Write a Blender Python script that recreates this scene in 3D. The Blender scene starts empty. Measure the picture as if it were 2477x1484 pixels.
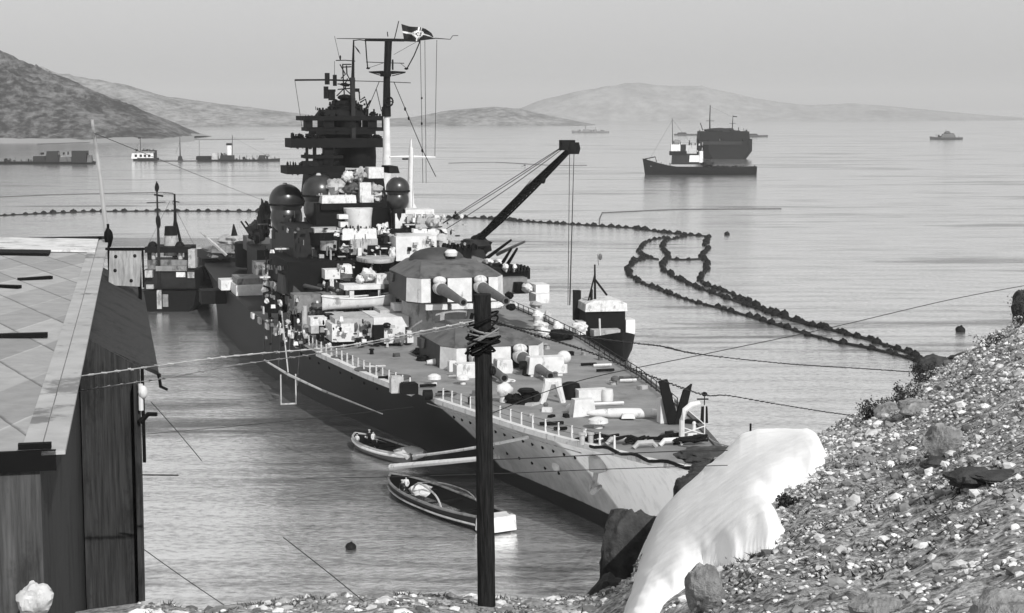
import bpy, bmesh, math, random
from math import sin, cos, pi, radians, atan, tan
from mathutils import Vector, Matrix, noise
random.seed(13)
R = random.Random(13)
scene = bpy.context.scene
COL = scene.collection

# ------------------------------------------------------------------ camera frame (photo measured on a 2477 px wide grid)
F, H, VH = 4100.0, 35.0, 260.0
PT = atan((742 - VH) / F)
def ray(u, v):
    a = (u - 1238.5) / F; b = -(v - 742) / F
    return Vector((a, cos(PT) + b * sin(PT), -sin(PT) + b * cos(PT)))
def Wz(u, v, z=0.0):                    # point of the world at height z
    r = ray(u, v); t = (z - H) / r.z
    return Vector((r.x * t, r.y * t, z))
def Wy(u, v, y):                        # point of the world at distance y
    r = ray(u, v); t = y / r.y
    return Vector((r.x * t, y, H + r.z * t))
# battleship frame: x to starboard, y forward, origin at the stem head
TH = radians(16.2)
SO = Vector((15.2, 119.5, 0))
AFT = Vector((-sin(TH), cos(TH), 0)); STB = Vector((-cos(TH), -sin(TH), 0))
PHI = pi + TH
def loc2w(s, b, z): return SO + AFT * s + STB * b + Vector((0, 0, z))
def Sz(u, v, z):
    p = Wz(u, v, z) - SO; return (p.dot(AFT), p.dot(STB), z)
def Sb(u, v, b):
    r = ray(u, v); r2 = Vector((r.x, r.y, 0)); t = (b + SO.dot(STB)) / r2.dot(STB)
    return ((r2 * t - SO).dot(AFT), b, H + r.z * t)
def Ss(u, v, s):
    r = ray(u, v); r2 = Vector((r.x, r.y, 0)); t = (s + SO.dot(AFT)) / r2.dot(AFT)
    return (s, (r2 * t - SO).dot(STB), H + r.z * t)
def lerp(x, tab):
    if x <= tab[0][0]: return tab[0][1]
    for (a, b), (c, d) in zip(tab, tab[1:]):
        if x <= c: return b + (d - b) * (x - a) / (c - a)
    return tab[-1][1]

# ------------------------------------------------------------------ materials
M = {}
def mat(name, tone, rough=.7, var=.25, scale=2.0, bump=.0, spec=.4, metal=0.0, streak=None, planks=None, coord='Object', patch=None):
    m = bpy.data.materials.new(name); m.use_nodes = True
    nt = m.node_tree; N = nt.nodes; L = nt.links
    bs = N['Principled BSDF']; bs.inputs['Roughness'].default_value = rough
    bs.inputs['Specular IOR Level'].default_value = spec; bs.inputs['Metallic'].default_value = metal
    tc = N.new('ShaderNodeTexCoord'); mp = N.new('ShaderNodeMapping'); L.new(tc.outputs[coord], mp.inputs[0])
    if streak: mp.inputs['Scale'].default_value = streak
    nz = N.new('ShaderNodeTexNoise'); nz.inputs['Scale'].default_value = scale; nz.inputs['Detail'].default_value = 7
    nz.inputs['Roughness'].default_value = .65
    L.new(mp.outputs[0], nz.inputs['Vector'])
    cr = N.new('ShaderNodeMapRange'); cr.inputs['From Min'].default_value = .3; cr.inputs['From Max'].default_value = .7
    cr.inputs['To Min'].default_value = tone * (1 - var); cr.inputs['To Max'].default_value = tone * (1 + var)
    L.new(nz.outputs[0], cr.inputs[0])
    out = cr.outputs[0]
    if planks:
        wv = N.new('ShaderNodeTexWave'); wv.wave_type = 'BANDS'; wv.bands_direction = planks[0]
        wv.inputs['Scale'].default_value = planks[1]; wv.inputs['Distortion'].default_value = .3
        L.new(tc.outputs['Object'], wv.inputs['Vector'])
        mr = N.new('ShaderNodeMapRange'); mr.inputs['From Max'].default_value = .18
        mr.inputs['To Min'].default_value = planks[2]; mr.inputs['To Max'].default_value = 1.0
        L.new(wv.outputs['Fac'], mr.inputs[0])
        mu = N.new('ShaderNodeMath'); mu.operation = 'MULTIPLY'; L.new(out, mu.inputs[0]); L.new(mr.outputs[0], mu.inputs[1])
        out = mu.outputs[0]
    if patch:
        n3 = N.new('ShaderNodeTexNoise'); n3.inputs['Scale'].default_value = patch[0]; n3.inputs['Detail'].default_value = 9; n3.inputs['Roughness'].default_value = .7
        mp3 = N.new('ShaderNodeMapping'); mp3.inputs['Scale'].default_value = (1, 1, .45); L.new(tc.outputs[coord], mp3.inputs[0]); L.new(mp3.outputs[0], n3.inputs['Vector'])
        m3 = N.new('ShaderNodeMapRange'); m3.inputs['From Min'].default_value = patch[1]; m3.inputs['From Max'].default_value = patch[1] + .08; m3.inputs['To Min'].default_value = 1; m3.inputs['To Max'].default_value = patch[2]
        L.new(n3.outputs[0], m3.inputs[0]); mu3 = N.new('ShaderNodeMath'); mu3.operation = 'MULTIPLY'; L.new(out, mu3.inputs[0]); L.new(m3.outputs[0], mu3.inputs[1]); out = mu3.outputs[0]
    L.new(out, bs.inputs['Base Color'])
    if bump:
        bp = N.new('ShaderNodeBump'); bp.inputs['Strength'].default_value = bump; bp.inputs['Distance'].default_value = .1
        L.new(nz.outputs[0], bp.inputs['Height']); L.new(bp.outputs[0], bs.inputs['Normal'])
    M[name] = m
    return m
mat('white', .60, .6, .15, 1.1, .15, patch=(.9, .57, .45))
mat('canvas', .56, .9, .25, 2.5, .5, patch=(1.3, .55, .5))
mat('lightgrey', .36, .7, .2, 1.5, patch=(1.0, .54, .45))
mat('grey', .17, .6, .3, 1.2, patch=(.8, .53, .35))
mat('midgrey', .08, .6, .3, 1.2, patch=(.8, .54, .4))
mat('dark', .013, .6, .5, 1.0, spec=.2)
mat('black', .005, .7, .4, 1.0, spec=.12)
mat('rope', .02, .8)
mat('paleroppe', .5, .8)
mat('deckwood', .215, .75, .3, .25, planks=('X', 3.2, .8), patch=(.35, .57, .72))
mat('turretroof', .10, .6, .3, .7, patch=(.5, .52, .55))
mat('turretside_shade', .035, .6, .3, .8)  # shade on the turret walls is put into this dark tone
mat('barrel', .085, .5, .3, 1.0)
mat('dome', .022, .3, .5, .9, spec=.55)
mat('skin', .35, .6, .05)
mat('tarwall', .026, .8, .75, 6.0, .4, streak=(4, 4, .2), patch=(2.0, .52, .4))
mat('frontwall_lit', .055, .8, .7, 4.0, .3, streak=(3.5, 3.5, .2), patch=(1.2, .5, .5))  # light on the front wall is put into this lighter grey
mat('rock', .28, .85, .6, 5, .9, patch=(3, .5, .6))
mat('darkrock', .045, .9, .7, 2.6, 1.0)
mat('leaf', .035, .9, .5, 9)
mat('snow', .88, .9, .02, 3.0, .08)
mat('polewood', .02, .85, .8, 9, .9, spec=.15, streak=(4, 4, .3))
mat('buoy', .008, .7, .4, 2, spec=.15)
mat('boardwood', .32, .85, .35, 6, .3, streak=(3, 3, .5))

def nodes_mat(name):
    m = bpy.data.materials.new(name); m.use_nodes = True; M[name] = m
    return m, m.node_tree.nodes, m.node_tree.links, m.node_tree.nodes['Principled BSDF']
def mathn(N, L, op, a, b=None):
    n = N.new('ShaderNodeMath'); n.operation = op
    for i, x in enumerate((a, b)):
        if x is None: continue
        if isinstance(x, (int, float)): n.inputs[i].default_value = x
        else: L.new(x, n.inputs[i])
    return n.outputs[0]
def mrange(N, L, x, a, b, c, d, smooth=False):
    n = N.new('ShaderNodeMapRange'); n.inputs['From Min'].default_value = a; n.inputs['From Max'].default_value = b
    n.inputs['To Min'].default_value = c; n.inputs['To Max'].default_value = d
    if smooth: n.interpolation_type = 'SMOOTHSTEP'
    L.new(x, n.inputs[0]); return n.outputs[0]

# hull paint: white false bow, grey forward patch, near-black midships, black boot topping
m, N, L, bs = nodes_mat('hullpaint')
tc = N.new('ShaderNodeTexCoord'); sx = N.new('ShaderNodeSeparateXYZ'); L.new(tc.outputs['Object'], sx.inputs[0])
nz = N.new('ShaderNodeTexNoise'); nz.inputs['Scale'].default_value = .35; nz.inputs['Detail'].default_value = 8; nz.inputs['Roughness'].default_value = .7
L.new(tc.outputs['Object'], nz.inputs[0])
sdist = mathn(N, L, 'MULTIPLY', sx.outputs[1], -1.0)
zz = sx.outputs[2]
wob = mathn(N, L, 'MULTIPLY', mathn(N, L, 'SUBTRACT', nz.outputs[0], .5), 1.6)
# boundary 1 (white/grey) sweeps aft towards the waterline
b1 = mathn(N, L, 'ADD', mathn(N, L, 'ADD', sdist, mathn(N, L, 'MULTIPLY', mathn(N, L, 'POWER', mathn(N, L, 'ABSOLUTE', mathn(N, L, 'SUBTRACT', zz, 7.6)), 1.3), .4)), wob)
isgrey = mrange(N, L, b1, 20.0, 20.6, 0, 1)
b2 = mathn(N, L, 'ADD', mathn(N, L, 'SUBTRACT', sdist, mathn(N, L, 'MULTIPLY', mathn(N, L, 'POWER', mathn(N, L, 'ABSOLUTE', mathn(N, L, 'SUBTRACT', zz, 7.3)), 1.2), -.5)), wob)
isblack = mrange(N, L, b2, 43.3, 43.9, 0, 1)
gv = mrange(N, L, nz.outputs[0], .3, .7, .27, .5)
mx = N.new('ShaderNodeMix'); L.new(isgrey, mx.inputs[0]); mx.inputs[2].default_value = .9; L.new(gv, mx.inputs[3])
mx2 = N.new('ShaderNodeMix'); L.new(isblack, mx2.inputs[0]); L.new(mx.outputs[0], mx2.inputs[2]); mx2.inputs[3].default_value = .007
boot = mrange(N, L, mathn(N, L, 'ADD', zz, mathn(N, L, 'MULTIPLY', wob, .15)), 1.5, 1.6, 1, 0)
mx3 = N.new('ShaderNodeMix'); L.new(boot, mx3.inputs[0]); L.new(mx2.outputs[0], mx3.inputs[2]); mx3.inputs[3].default_value = .007
mps = N.new('ShaderNodeMapping'); mps.inputs['Scale'].default_value = (.6, .9, .3); L.new(tc.outputs['Object'], mps.inputs[0]); nst = N.new('ShaderNodeTexNoise'); nst.inputs['Scale'].default_value = 1.6; nst.inputs['Detail'].default_value = 8; nst.inputs['Roughness'].default_value = .7; L.new(mps.outputs[0], nst.inputs[0])
sf = mrange(N, L, nst.outputs[0], .5, .7, 1.0, .78); L.new(mathn(N, L, 'MULTIPLY', mx3.outputs[0], sf), bs.inputs['Base Color']); bs.inputs['Roughness'].default_value = .6; bs.inputs['Specular IOR Level'].default_value = .2

# roof felt laid in diamonds
m, N, L, bs = nodes_mat('rooffelt')
tc = N.new('ShaderNodeTexCoord'); sx = N.new('ShaderNodeSeparateXYZ'); L.new(tc.outputs['Object'], sx.inputs[0])
nz = N.new('ShaderNodeTexNoise'); nz.inputs['Scale'].default_value = 3; nz.inputs['Detail'].default_value = 8; nz.inputs['Roughness'].default_value = .7
L.new(tc.outputs['Object'], nz.inputs[0])
wob = mathn(N, L, 'MULTIPLY', nz.outputs[0], .06)
p1 = mathn(N, L, 'ADD', mathn(N, L, 'ADD', mathn(N, L, 'MULTIPLY', sx.outputs[0], 1.15), mathn(N, L, 'MULTIPLY', sx.outputs[1], .36)), wob)
p2 = mathn(N, L, 'ADD', mathn(N, L, 'SUBTRACT', mathn(N, L, 'MULTIPLY', sx.outputs[0], 1.15), mathn(N, L, 'MULTIPLY', sx.outputs[1], .36)), wob)
f1 = mathn(N, L, 'FRACT', p1); f2 = mathn(N, L, 'FRACT', p2)
l1 = mrange(N, L, f1, .0, .06, .28, 1); l2 = mrange(N, L, f2, .0, .05, 1.35, 1)
wn = N.new('ShaderNodeTexWhiteNoise'); wn.noise_dimensions = '2D'; cb = N.new('ShaderNodeCombineXYZ')
L.new(mathn(N, L, 'FLOOR', p1), cb.inputs[0]); L.new(mathn(N, L, 'FLOOR', p2), cb.inputs[1]); L.new(cb.outputs[0], wn.inputs['Vector'])
base = mathn(N, L, 'MULTIPLY', mrange(N, L, nz.outputs[0], .3, .7, .27, .38), mrange(N, L, wn.outputs[0], 0, 1, .72, 1.12))
L.new(mathn(N, L, 'MULTIPLY', mathn(N, L, 'MULTIPLY', base, l1), l2), bs.inputs['Base Color'])
bs.inputs['Roughness'].default_value = .85

# stones: one tone per stone
m, N, L, bs = nodes_mat('stones')
ge = N.new('ShaderNodeNewGeometry')
nz = N.new('ShaderNodeTexNoise'); nz.inputs['Scale'].default_value = 14; nz.inputs['Detail'].default_value = 5
tc = N.new('ShaderNodeTexCoord'); L.new(tc.outputs['Object'], nz.inputs[0])
rp = mathn(N, L, 'POWER', ge.outputs['Random Per Island'], 1.4)
b0 = mrange(N, L, rp, 0, 1, .09, .76)
L.new(mathn(N, L, 'MULTIPLY', b0, mrange(N, L, nz.outputs[0], .3, .7, .65, 1.3)), bs.inputs['Base Color']); bs.inputs['Roughness'].default_value = .9

# hillside soil and lichen
m, N, L, bs = nodes_mat('soil')
tc = N.new('ShaderNodeTexCoord')
nz = N.new('ShaderNodeTexNoise'); nz.inputs['Scale'].default_value = 1.6; nz.inputs['Detail'].default_value = 10; nz.inputs['Roughness'].default_value = .72
n2 = N.new('ShaderNodeTexNoise'); n2.inputs['Scale'].default_value = 13; n2.inputs['Detail'].default_value = 6; n2.inputs['Roughness'].default_value = .7
L.new(tc.outputs['Object'], nz.inputs[0]); L.new(tc.outputs['Object'], n2.inputs[0])
a = mrange(N, L, n2.outputs[0], .38, .62, .04, .7)
L.new(mathn(N, L, 'MULTIPLY', a, mrange(N, L, nz.outputs[0], .35, .65, .45, 1.25)), bs.inputs['Base Color'])
bp = N.new('ShaderNodeBump'); bp.inputs['Strength'].default_value = 1; bp.inputs['Distance'].default_value = .06
L.new(n2.outputs[0], bp.inputs['Height']); L.new(bp.outputs[0], bs.inputs['Normal']); bs.inputs['Roughness'].default_value = .95

def hillmat(name, lo, hi, sc, a=.4, b=.6, snowz=None):
    m, N, L, bs = nodes_mat(name)
    tc = N.new('ShaderNodeTexCoord'); mp = N.new('ShaderNodeMapping'); mp.inputs['Scale'].default_value = (1, .8, 1.8)
    L.new(tc.outputs['Object'], mp.inputs[0])
    nz = N.new('ShaderNodeTexNoise'); nz.inputs['Scale'].default_value = sc; nz.inputs['Detail'].default_value = 14; nz.inputs['Roughness'].default_value = .78
    L.new(mp.outputs[0], nz.inputs[0])
    nb = N.new('ShaderNodeTexNoise'); nb.inputs['Scale'].default_value = sc * .22; nb.inputs['Detail'].default_value = 4
    L.new(mp.outputs[0], nb.inputs[0])
    mixv = mathn(N, L, 'ADD', mathn(N, L, 'MULTIPLY', nz.outputs[0], .72), mathn(N, L, 'MULTIPLY', nb.outputs[0], .28))
    col = mrange(N, L, mixv, a, b, lo, hi)
    if snowz:
        sx = N.new('ShaderNodeSeparateXYZ'); L.new(tc.outputs['Object'], sx.inputs[0])
        zz = mathn(N, L, 'ADD', sx.outputs[2], mathn(N, L, 'MULTIPLY', mathn(N, L, 'SUBTRACT', nb.outputs[0], .5), snowz * 2.2))
        f = mrange(N, L, zz, snowz * .95, snowz * 1.05, 0, 1)
        mx = N.new('ShaderNodeMix'); L.new(f, mx.inputs[0]); mx.inputs[2].default_value = .22; L.new(col, mx.inputs[3]); col = mx.outputs[0]
    L.new(col, bs.inputs['Base Color']); bs.inputs['Roughness'].default_value = .95
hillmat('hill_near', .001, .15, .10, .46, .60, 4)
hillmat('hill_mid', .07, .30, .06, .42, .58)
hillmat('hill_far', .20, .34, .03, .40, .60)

# water
m, N, L, bs = nodes_mat('water')
tc = N.new('ShaderNodeTexCoord')
def wn_(scale, sxyz, det=5, rough=.6, seedloc=0):
    mp = N.new('ShaderNodeMapping'); mp.inputs['Scale'].default_value = sxyz; mp.inputs['Location'].default_value = (seedloc, seedloc * 1.7, 0)
    L.new(tc.outputs['Object'], mp.inputs[0])
    n = N.new('ShaderNodeTexNoise'); n.inputs['Scale'].default_value = scale; n.inputs['Detail'].default_value = det; n.inputs['Roughness'].default_value = rough
    L.new(mp.outputs[0], n.inputs[0]); return n.outputs[0]
big = wn_(.006, (1, 2.0, 1), 7, .62, 31.0)
streaks = wn_(.02, (.35, 2.2, 1), 8, .7, 7.0)
rip = wn_(1.1, (1, 1.6, 1), 6, .65, 3.0)
chop = wn_(.22, (1, 1.5, 1), 4, .6, 9.0)
wv = mathn(N, L, 'ADD', mathn(N, L, 'MULTIPLY', big, .42), mathn(N, L, 'MULTIPLY', streaks, .58))
calm = mrange(N, L, wv, .41, .49, 0, 1, True); mid = wn_(.16, (.3, 1.6, 1), 5, .65, 15.0)
hh = mathn(N, L, 'ADD', mathn(N, L, 'MULTIPLY', rip, .4), mathn(N, L, 'MULTIPLY', chop, .5))
bp = N.new('ShaderNodeBump'); bp.inputs['Distance'].default_value = .55
L.new(mrange(N, L, calm, 0, 1, .8, .26), bp.inputs['Strength']); L.new(hh, bp.inputs['Height'])
bs.inputs['Metallic'].default_value = .86; bs.inputs['IOR'].default_value = 1.7; bs.inputs['Specular IOR Level'].default_value = .5
bs.inputs['Roughness'].default_value = .11
dcol = mathn(N, L, 'MULTIPLY', mathn(N, L, 'MULTIPLY', mrange(N, L, calm, 0, 1, .36, 1.08), mrange(N, L, rip, .35, .65, .55, 1.3)), mrange(N, L, mid, .35, .65, .62, 1.2))
L.new(dcol, bs.inputs['Base Color']); L.new(bp.outputs[0], bs.inputs['Normal'])

# ------------------------------------------------------------------ mesh builder
class MB:
    def __init__(s): s.v = []; s.f = []
    def add(s, vs, fs):
        o = len(s.v); s.v += [tuple(v) for v in vs]; s.f += [tuple(i + o for i in f) for f in fs]; return s
    def box(s, x0, x1, y0, y1, z0, z1, top=1.0, rz=0, c=None):
        cx, cy = (x0 + x1) / 2, (y0 + y1) / 2
        vs = []
        for z, k in ((z0, 1), (z1, top)):
            for x, y in ((x0, y0), (x1, y0), (x1, y1), (x0, y1)):
                px, py = cx + (x - cx) * k, cy + (y - cy) * k
                if rz:
                    qx, qy = (c or (cx, cy)); dx, dy = px - qx, py - qy
                    px, py = qx + dx * cos(rz) - dy * sin(rz), qy + dx * sin(rz) + dy * cos(rz)
                vs.append((px, py, z))
        return s.add(vs, [(3, 2, 1, 0), (4, 5, 6, 7), (0, 1, 5, 4), (1, 2, 6, 5), (2, 3, 7, 6), (3, 0, 4, 7)])
    def tube(s, pts, r, n=8, caps=True):
        pts = [Vector(p) for p in pts]; rs = r if isinstance(r, (list, tuple)) else [r] * len(pts)
        rings = []
        for i, p in enumerate(pts):
            d = (pts[min(i + 1, len(pts) - 1)] - pts[max(i - 1, 0)])
            if d.length < 1e-9: d = Vector((0, 0, 1))
            d.normalize(); up = Vector((0, 0, 1)) if abs(d.z) < .95 else Vector((0, 1, 0))
            a = d.cross(up).normalized(); b = a.cross(d).normalized()
            rings.append([p + (a * cos(2 * pi * k / n) + b * sin(2 * pi * k / n)) * rs[i] for k in range(n)])
        vs = [q for rg in rings for q in rg]
        fs = [(i * n + k, i * n + (k + 1) % n, (i + 1) * n + (k + 1) % n, (i + 1) * n + k) for i in range(len(pts) - 1) for k in range(n)]
        if caps: fs += [tuple(range(n - 1, -1, -1)), tuple((len(pts) - 1) * n + k for k in range(n))]
        return s.add(vs, fs)
    def lathe(s, c, prof, n=24, sx=1, sy=1):
        c = Vector(c); vs = []; fs = []
        for r, z in prof:
            for k in range(n): vs.append((c.x + r * cos(2 * pi * k / n) * sx, c.y + r * sin(2 * pi * k / n) * sy, c.z + z))
        m_ = len(prof)
        for i in range(m_ - 1):
            for k in range(n): fs.append((i * n + k, i * n + (k + 1) % n, (i + 1) * n + (k + 1) % n, (i + 1) * n + k))
        fs.append(tuple(range(n - 1, -1, -1))); fs.append(tuple((m_ - 1) * n + k for k in range(n)))
        return s.add(vs, fs)
    def ball(s, c, rx, ry, rz, n=16, m_=9, jit=0, z0=-1, rnd=R):
        prof = []
        c = Vector(c); vs = []; fs = []
        for i in range(m_ + 1):
            ph = -pi / 2 + pi * i / m_
            zz = max(sin(ph), z0)
            for k in range(n):
                q = Vector((cos(ph) * cos(2 * pi * k / n), cos(ph) * sin(2 * pi * k / n), zz))
                g = 1 + (jit * noise.noise(q * 1.7 + c * .37) if jit else 0) + (jit * .5 * noise.noise(q * 4 + c) if jit else 0)
                vs.append((c.x + q.x * rx * g, c.y + q.y * ry * g, c.z + q.z * rz * g))
        for i in range(m_):
            for k in range(n): fs.append((i * n + k, i * n + (k + 1) % n, (i + 1) * n + (k + 1) % n, (i + 1) * n + k))
        return s.add(vs, fs)
    def loft(s, rings, closed=True, caps=True):
        n = len(rings[0]); vs = [q for r in rings for q in r]
        kk = n if closed else n - 1
        fs = [(i * n + k, i * n + (k + 1) % n, (i + 1) * n + (k + 1) % n, (i + 1) * n + k) for i in range(len(rings) - 1) for k in range(kk)]
        if caps: fs += [tuple(range(n - 1, -1, -1)), tuple((len(rings) - 1) * n + k for k in range(n))]
        return s.add(vs, fs)
    def build(s, name, material, parent=None, smooth=True, base=None, rz=0, ang=35):
        vs = s.v
        if base is not None:                      # vertices given in ship frame -> object at base
            vs = [(x - base[0], y - base[1], z - base[2]) for x, y, z in vs]
        me = bpy.data.meshes.new(name); me.from_pydata(vs, [], s.f)
        bm = bmesh.new(); bm.from_mesh(me); bmesh.ops.remove_doubles(bm, verts=bm.verts, dist=1e-5)
        bmesh.ops.recalc_face_normals(bm, faces=bm.faces); bm.to_mesh(me); bm.free()
        if smooth:
            me.shade_smooth(); me.set_sharp_from_angle(angle=radians(ang))
        me.materials.append(M[material] if isinstance(material, str) else material)
        o = bpy.data.objects.new(name, me); COL.objects.link(o)
        if parent: o.parent = parent
        return o
def tag(o, label=None, cat=None, group=None, kind=None):
    if label: o['label'] = label
    if cat: o['category'] = cat
    if group: o['group'] = group
    if kind: o['kind'] = kind
    return o
def empty(name, loc, rz=0, label=None, cat=None, group=None):
    o = bpy.data.objects.new(name, None); COL.objects.link(o); o.location = loc; o.rotation_euler = (0, 0, rz)
    o.empty_display_size = .5
    return tag(o, label, cat, group)
def copy_tree(o, parent=None):
    c = o.copy(); COL.objects.link(c)
    if parent: c.parent = parent
    for ch in list(o.children): copy_tree(ch, c)
    return c
def pb(name, material, parent, *a, **k):           # one-box part
    return MB().box(*a, **k).build(name, material, parent, smooth=False)
def catenary(a, b, sag, n=24, jit=0):
    a, b = Vector(a), Vector(b); out = []
    for i in range(n + 1):
        t = i / n; p = a.lerp(b, t); p.z -= 4 * sag * t * (1 - t)
        if jit: p += Vector((R.uniform(-jit, jit), 0, R.uniform(-jit, jit)))
        out.append(p)
    return out
def smoothpath(P, step):
    out = []
    for i in range(len(P) - 1):
        p0 = P[max(i - 1, 0)]; p1 = P[i]; p2 = P[i + 1]; p3 = P[min(i + 2, len(P) - 1)]
        n = max(2, int((p2 - p1).length / step))
        for k in range(n):
            t = k / n
            out.append(.5 * ((2 * p1) + (p2 - p0) * t + (2 * p0 - 5 * p1 + 4 * p2 - p3) * t * t + (3 * p1 - p0 - 3 * p2 + p3) * t ** 3))
    out.append(P[-1]); return out
def walk(path, step):
    out = [path[0]]; acc = 0
    for a, b in zip(path, path[1:]):
        d = (b - a).length; pos = 0
        while acc + (d - pos) >= step:
            pos += step - acc; acc = 0; out.append(a.lerp(b, pos / d))
        acc += d - pos
    return out

# ------------------------------------------------------------------ setting: water, hills
wmb = MB().add([(-11900, -290, 0), (11900, -290, 0), (11900, 21900, 0), (-11900, 21900, 0)], [(0, 1, 2, 3)])
tag(wmb.build('water', 'water', smooth=False), kind='structure')

def hill(name, ridge, y, depth, material, ysh=None, amp=.12, nx=160, ny=26, seed=0, nsc=1.0):
    # ridge: (u, v) silhouette at distance y ; the hill falls to the shore at y - depth*.5 and rises no more behind
    u0, u1 = ridge[0][0], ridge[-1][0]; vs = []; fs = []
    for i in range(nx + 1):
        u = u0 + (u1 - u0) * i / nx; v = lerp(u, ridge)
        top = Wy(u, v, y); h = max(top.z, -1.0)
        for j in range(ny + 1):
            t = j / ny                                  # 0 = front shore, 1 = back
            yy = y - depth * .62 + depth * t
            k = math.sin(min(t / .62, 1) * pi / 2) ** 1.15 if t < .62 else math.cos((t - .62) / .38 * pi / 2)
            x = top.x * (yy / y) if t < .62 else top.x
            q = Vector((x, yy, 0)) * (nsc / 90.0)
            nn = (noise.noise(q + Vector((seed, 0, 0))) + .6 * noise.noise(q * 2.3) + .35 * noise.noise(q * 5.1) + .2 * noise.noise(q * 11))
            z = -1.5 + (h + 1.5) * k * (1 + amp * nn * (1.0 if t < .55 else .3))
            vs.append((x, yy, z))
    for i in range(nx):
        for j in range(ny):
            a = i * (ny + 1) + j; fs.append((a, a + ny + 1, a + ny + 2, a + 1))
    o = MB().add(vs, fs).build(name, material, ang=80)
    return tag(o, kind='structure')
hill('headland', [(-700, -60), (-300, 40), (0, 126), (60, 150), (120, 180), (190, 205), (250, 232), (330, 262), (400, 292), (430, 308), (470, 330)], 1950, 420, 'hill_near', amp=.16, nx=220, ny=60, nsc=2.2)
hill('shore_hill', [(-600, 120), (0, 150), (130, 178), (200, 188), (300, 205), (400, 235), (520, 250), (650, 266), (760, 280), (900, 287), (1000, 292), (1060, 300)], 3500, 700, 'hill_mid', seed=4)
hill('middle_hill', [(760, 300), (900, 291), (1000, 283), (1090, 268), (1190, 258), (1260, 264), (1330, 280), (1400, 294), (1440, 301)], 3500, 500, 'hill_mid', seed=9)
hill('far_hill', [(1050, 290), (1260, 262), (1300, 245), (1390, 222), (1470, 210), (1540, 201), (1600, 208), (1700, 208), (1800, 232), (1860, 244), (1960, 256), (2060, 250), (2200, 262), (2350, 276), (2477, 285), (2900, 292)], 4900, 700, 'hill_far', seed=15, amp=.08)

# haze: the air of the fjord
hz = MB().box(-12000, 12000, -300, 22000, -3.6, 260).build('haze', 'water', smooth=False)
hm = bpy.data.materials.new('haze'); hm.use_nodes = True; hn = hm.node_tree.nodes; hn.clear()
ho = hn.new('ShaderNodeOutputMaterial'); pv = hn.new('ShaderNodeVolumePrincipled')
pv.inputs['Color'].default_value = (.95, .95, .95, 1); pv.inputs['Density'].default_value = .00010; pv.inputs['Anisotropy'].default_value = 0
hm.node_tree.links.new(pv.outputs[0], ho.inputs['Volume'])
hz.data.materials[0] = hm
tag(hz, kind='stuff')

# ------------------------------------------------------------------ near hillside
VS = [(-3200, 1750), (-400, 1560), (0, 1500), (335, 1462), (400, 1466), (480, 1478), (560, 1462), (700, 1450), (900, 1436), (1100, 1440), (1300, 1452), (1420, 1442),
      (1500, 1420), (1530, 1395), (1560, 1325), (1590, 1262), (1640, 1208), (1700, 1158), (1750, 1110), (1790, 1076), (1830, 1062), (1900, 1060),
      (1990, 1058), (2060, 1012), (2110, 985), (2180, 955), (2220, 908), (2290, 882), (2370, 832), (2440, 792), (2477, 762), (2600, 690), (3300, 500), (5000, 330), (8500, 280)]
DS = [(-400, 20), (335, 21), (1100, 22), (1400, 22), (1560, 24), (1700, 28), (1830, 32), (2000, 36), (2200, 40), (2477, 45), (3300, 50), (8500, 60)]
_c = {}
def DSM(u):
    return sum(lerp(u + o, DS) for o in range(-140, 141, 40)) / 8
def EZM(u):
    q = round(u / 10)
    if q not in _c: _c[q] = sum(Wy(q * 10 + o, lerp(q * 10 + o, VS), DSM(q * 10 + o)).z for o in range(-260, 261, 20)) / 27
    f = u / 10 - q
    q2 = q + (1 if f > 0 else -1)
    if q2 not in _c: _c[q2] = sum(Wy(q2 * 10 + o, lerp(q2 * 10 + o, VS), DSM(q2 * 10 + o)).z for o in range(-260, 261, 20)) / 27
    return _c[q] * (1 - abs(f)) + _c[q2] * abs(f)
def ground(u, t, nz_=1.0):
    """t 0..1 from the camera's feet to the visible edge"""
    v = lerp(u, VS); D = DSM(u); e = Wy(u, v, D); k_ = min(1, (1 - t) * 3.2); e.z = e.z * (1 - k_) + EZM(u) * k_
    d = 1.5 + (D - 1.5) * t
    z = 33.2 + (e.z - 33.2) * (d / D) ** 1.15
    x = e.x * d / D
    q = Vector((x, d, 0))
    z += nz_ * (.16 * noise.noise(q * .45) + .07 * noise.noise(q * 1.3) + .035 * noise.noise(q * 3.1)) * min(1, (1 - t) * 5 + .25) * min(1, d / 8)
    return Vector((x, d, z))
UL = [-3000 + 100 * i for i in range(25)] + [-500 + 12 * i for i in range(300)] + [3100 + 100 * i for i in range(50)]
vs = []; fs = []; NU, NT, NF = len(UL) - 1, 110, 14
for i in range(NU + 1):
    u = UL[i]
    for j in range(NT + 1): vs.append(ground(u, (j / NT) ** .8))
    e = vs[-1]
    for j in range(1, NF + 1):
        k = j / NF; p = e.copy(); p.y += k * 26; p.x *= p.y / e.y; p.z = e.z - (e.z + 2) * k ** .8 + 1.0 * noise.noise(p * .3) * (1 - k) * min(1, k * 4); vs.append(p)
W_ = NT + NF + 1
for i in range(NU):
    for j in range(NT + NF):
        a = i * W_ + j; fs.append((a, a + W_, a + W_ + 1, a + 1))
tag(MB().add(vs, fs).build('hillside', 'soil', ang=180), kind='structure')

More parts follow.
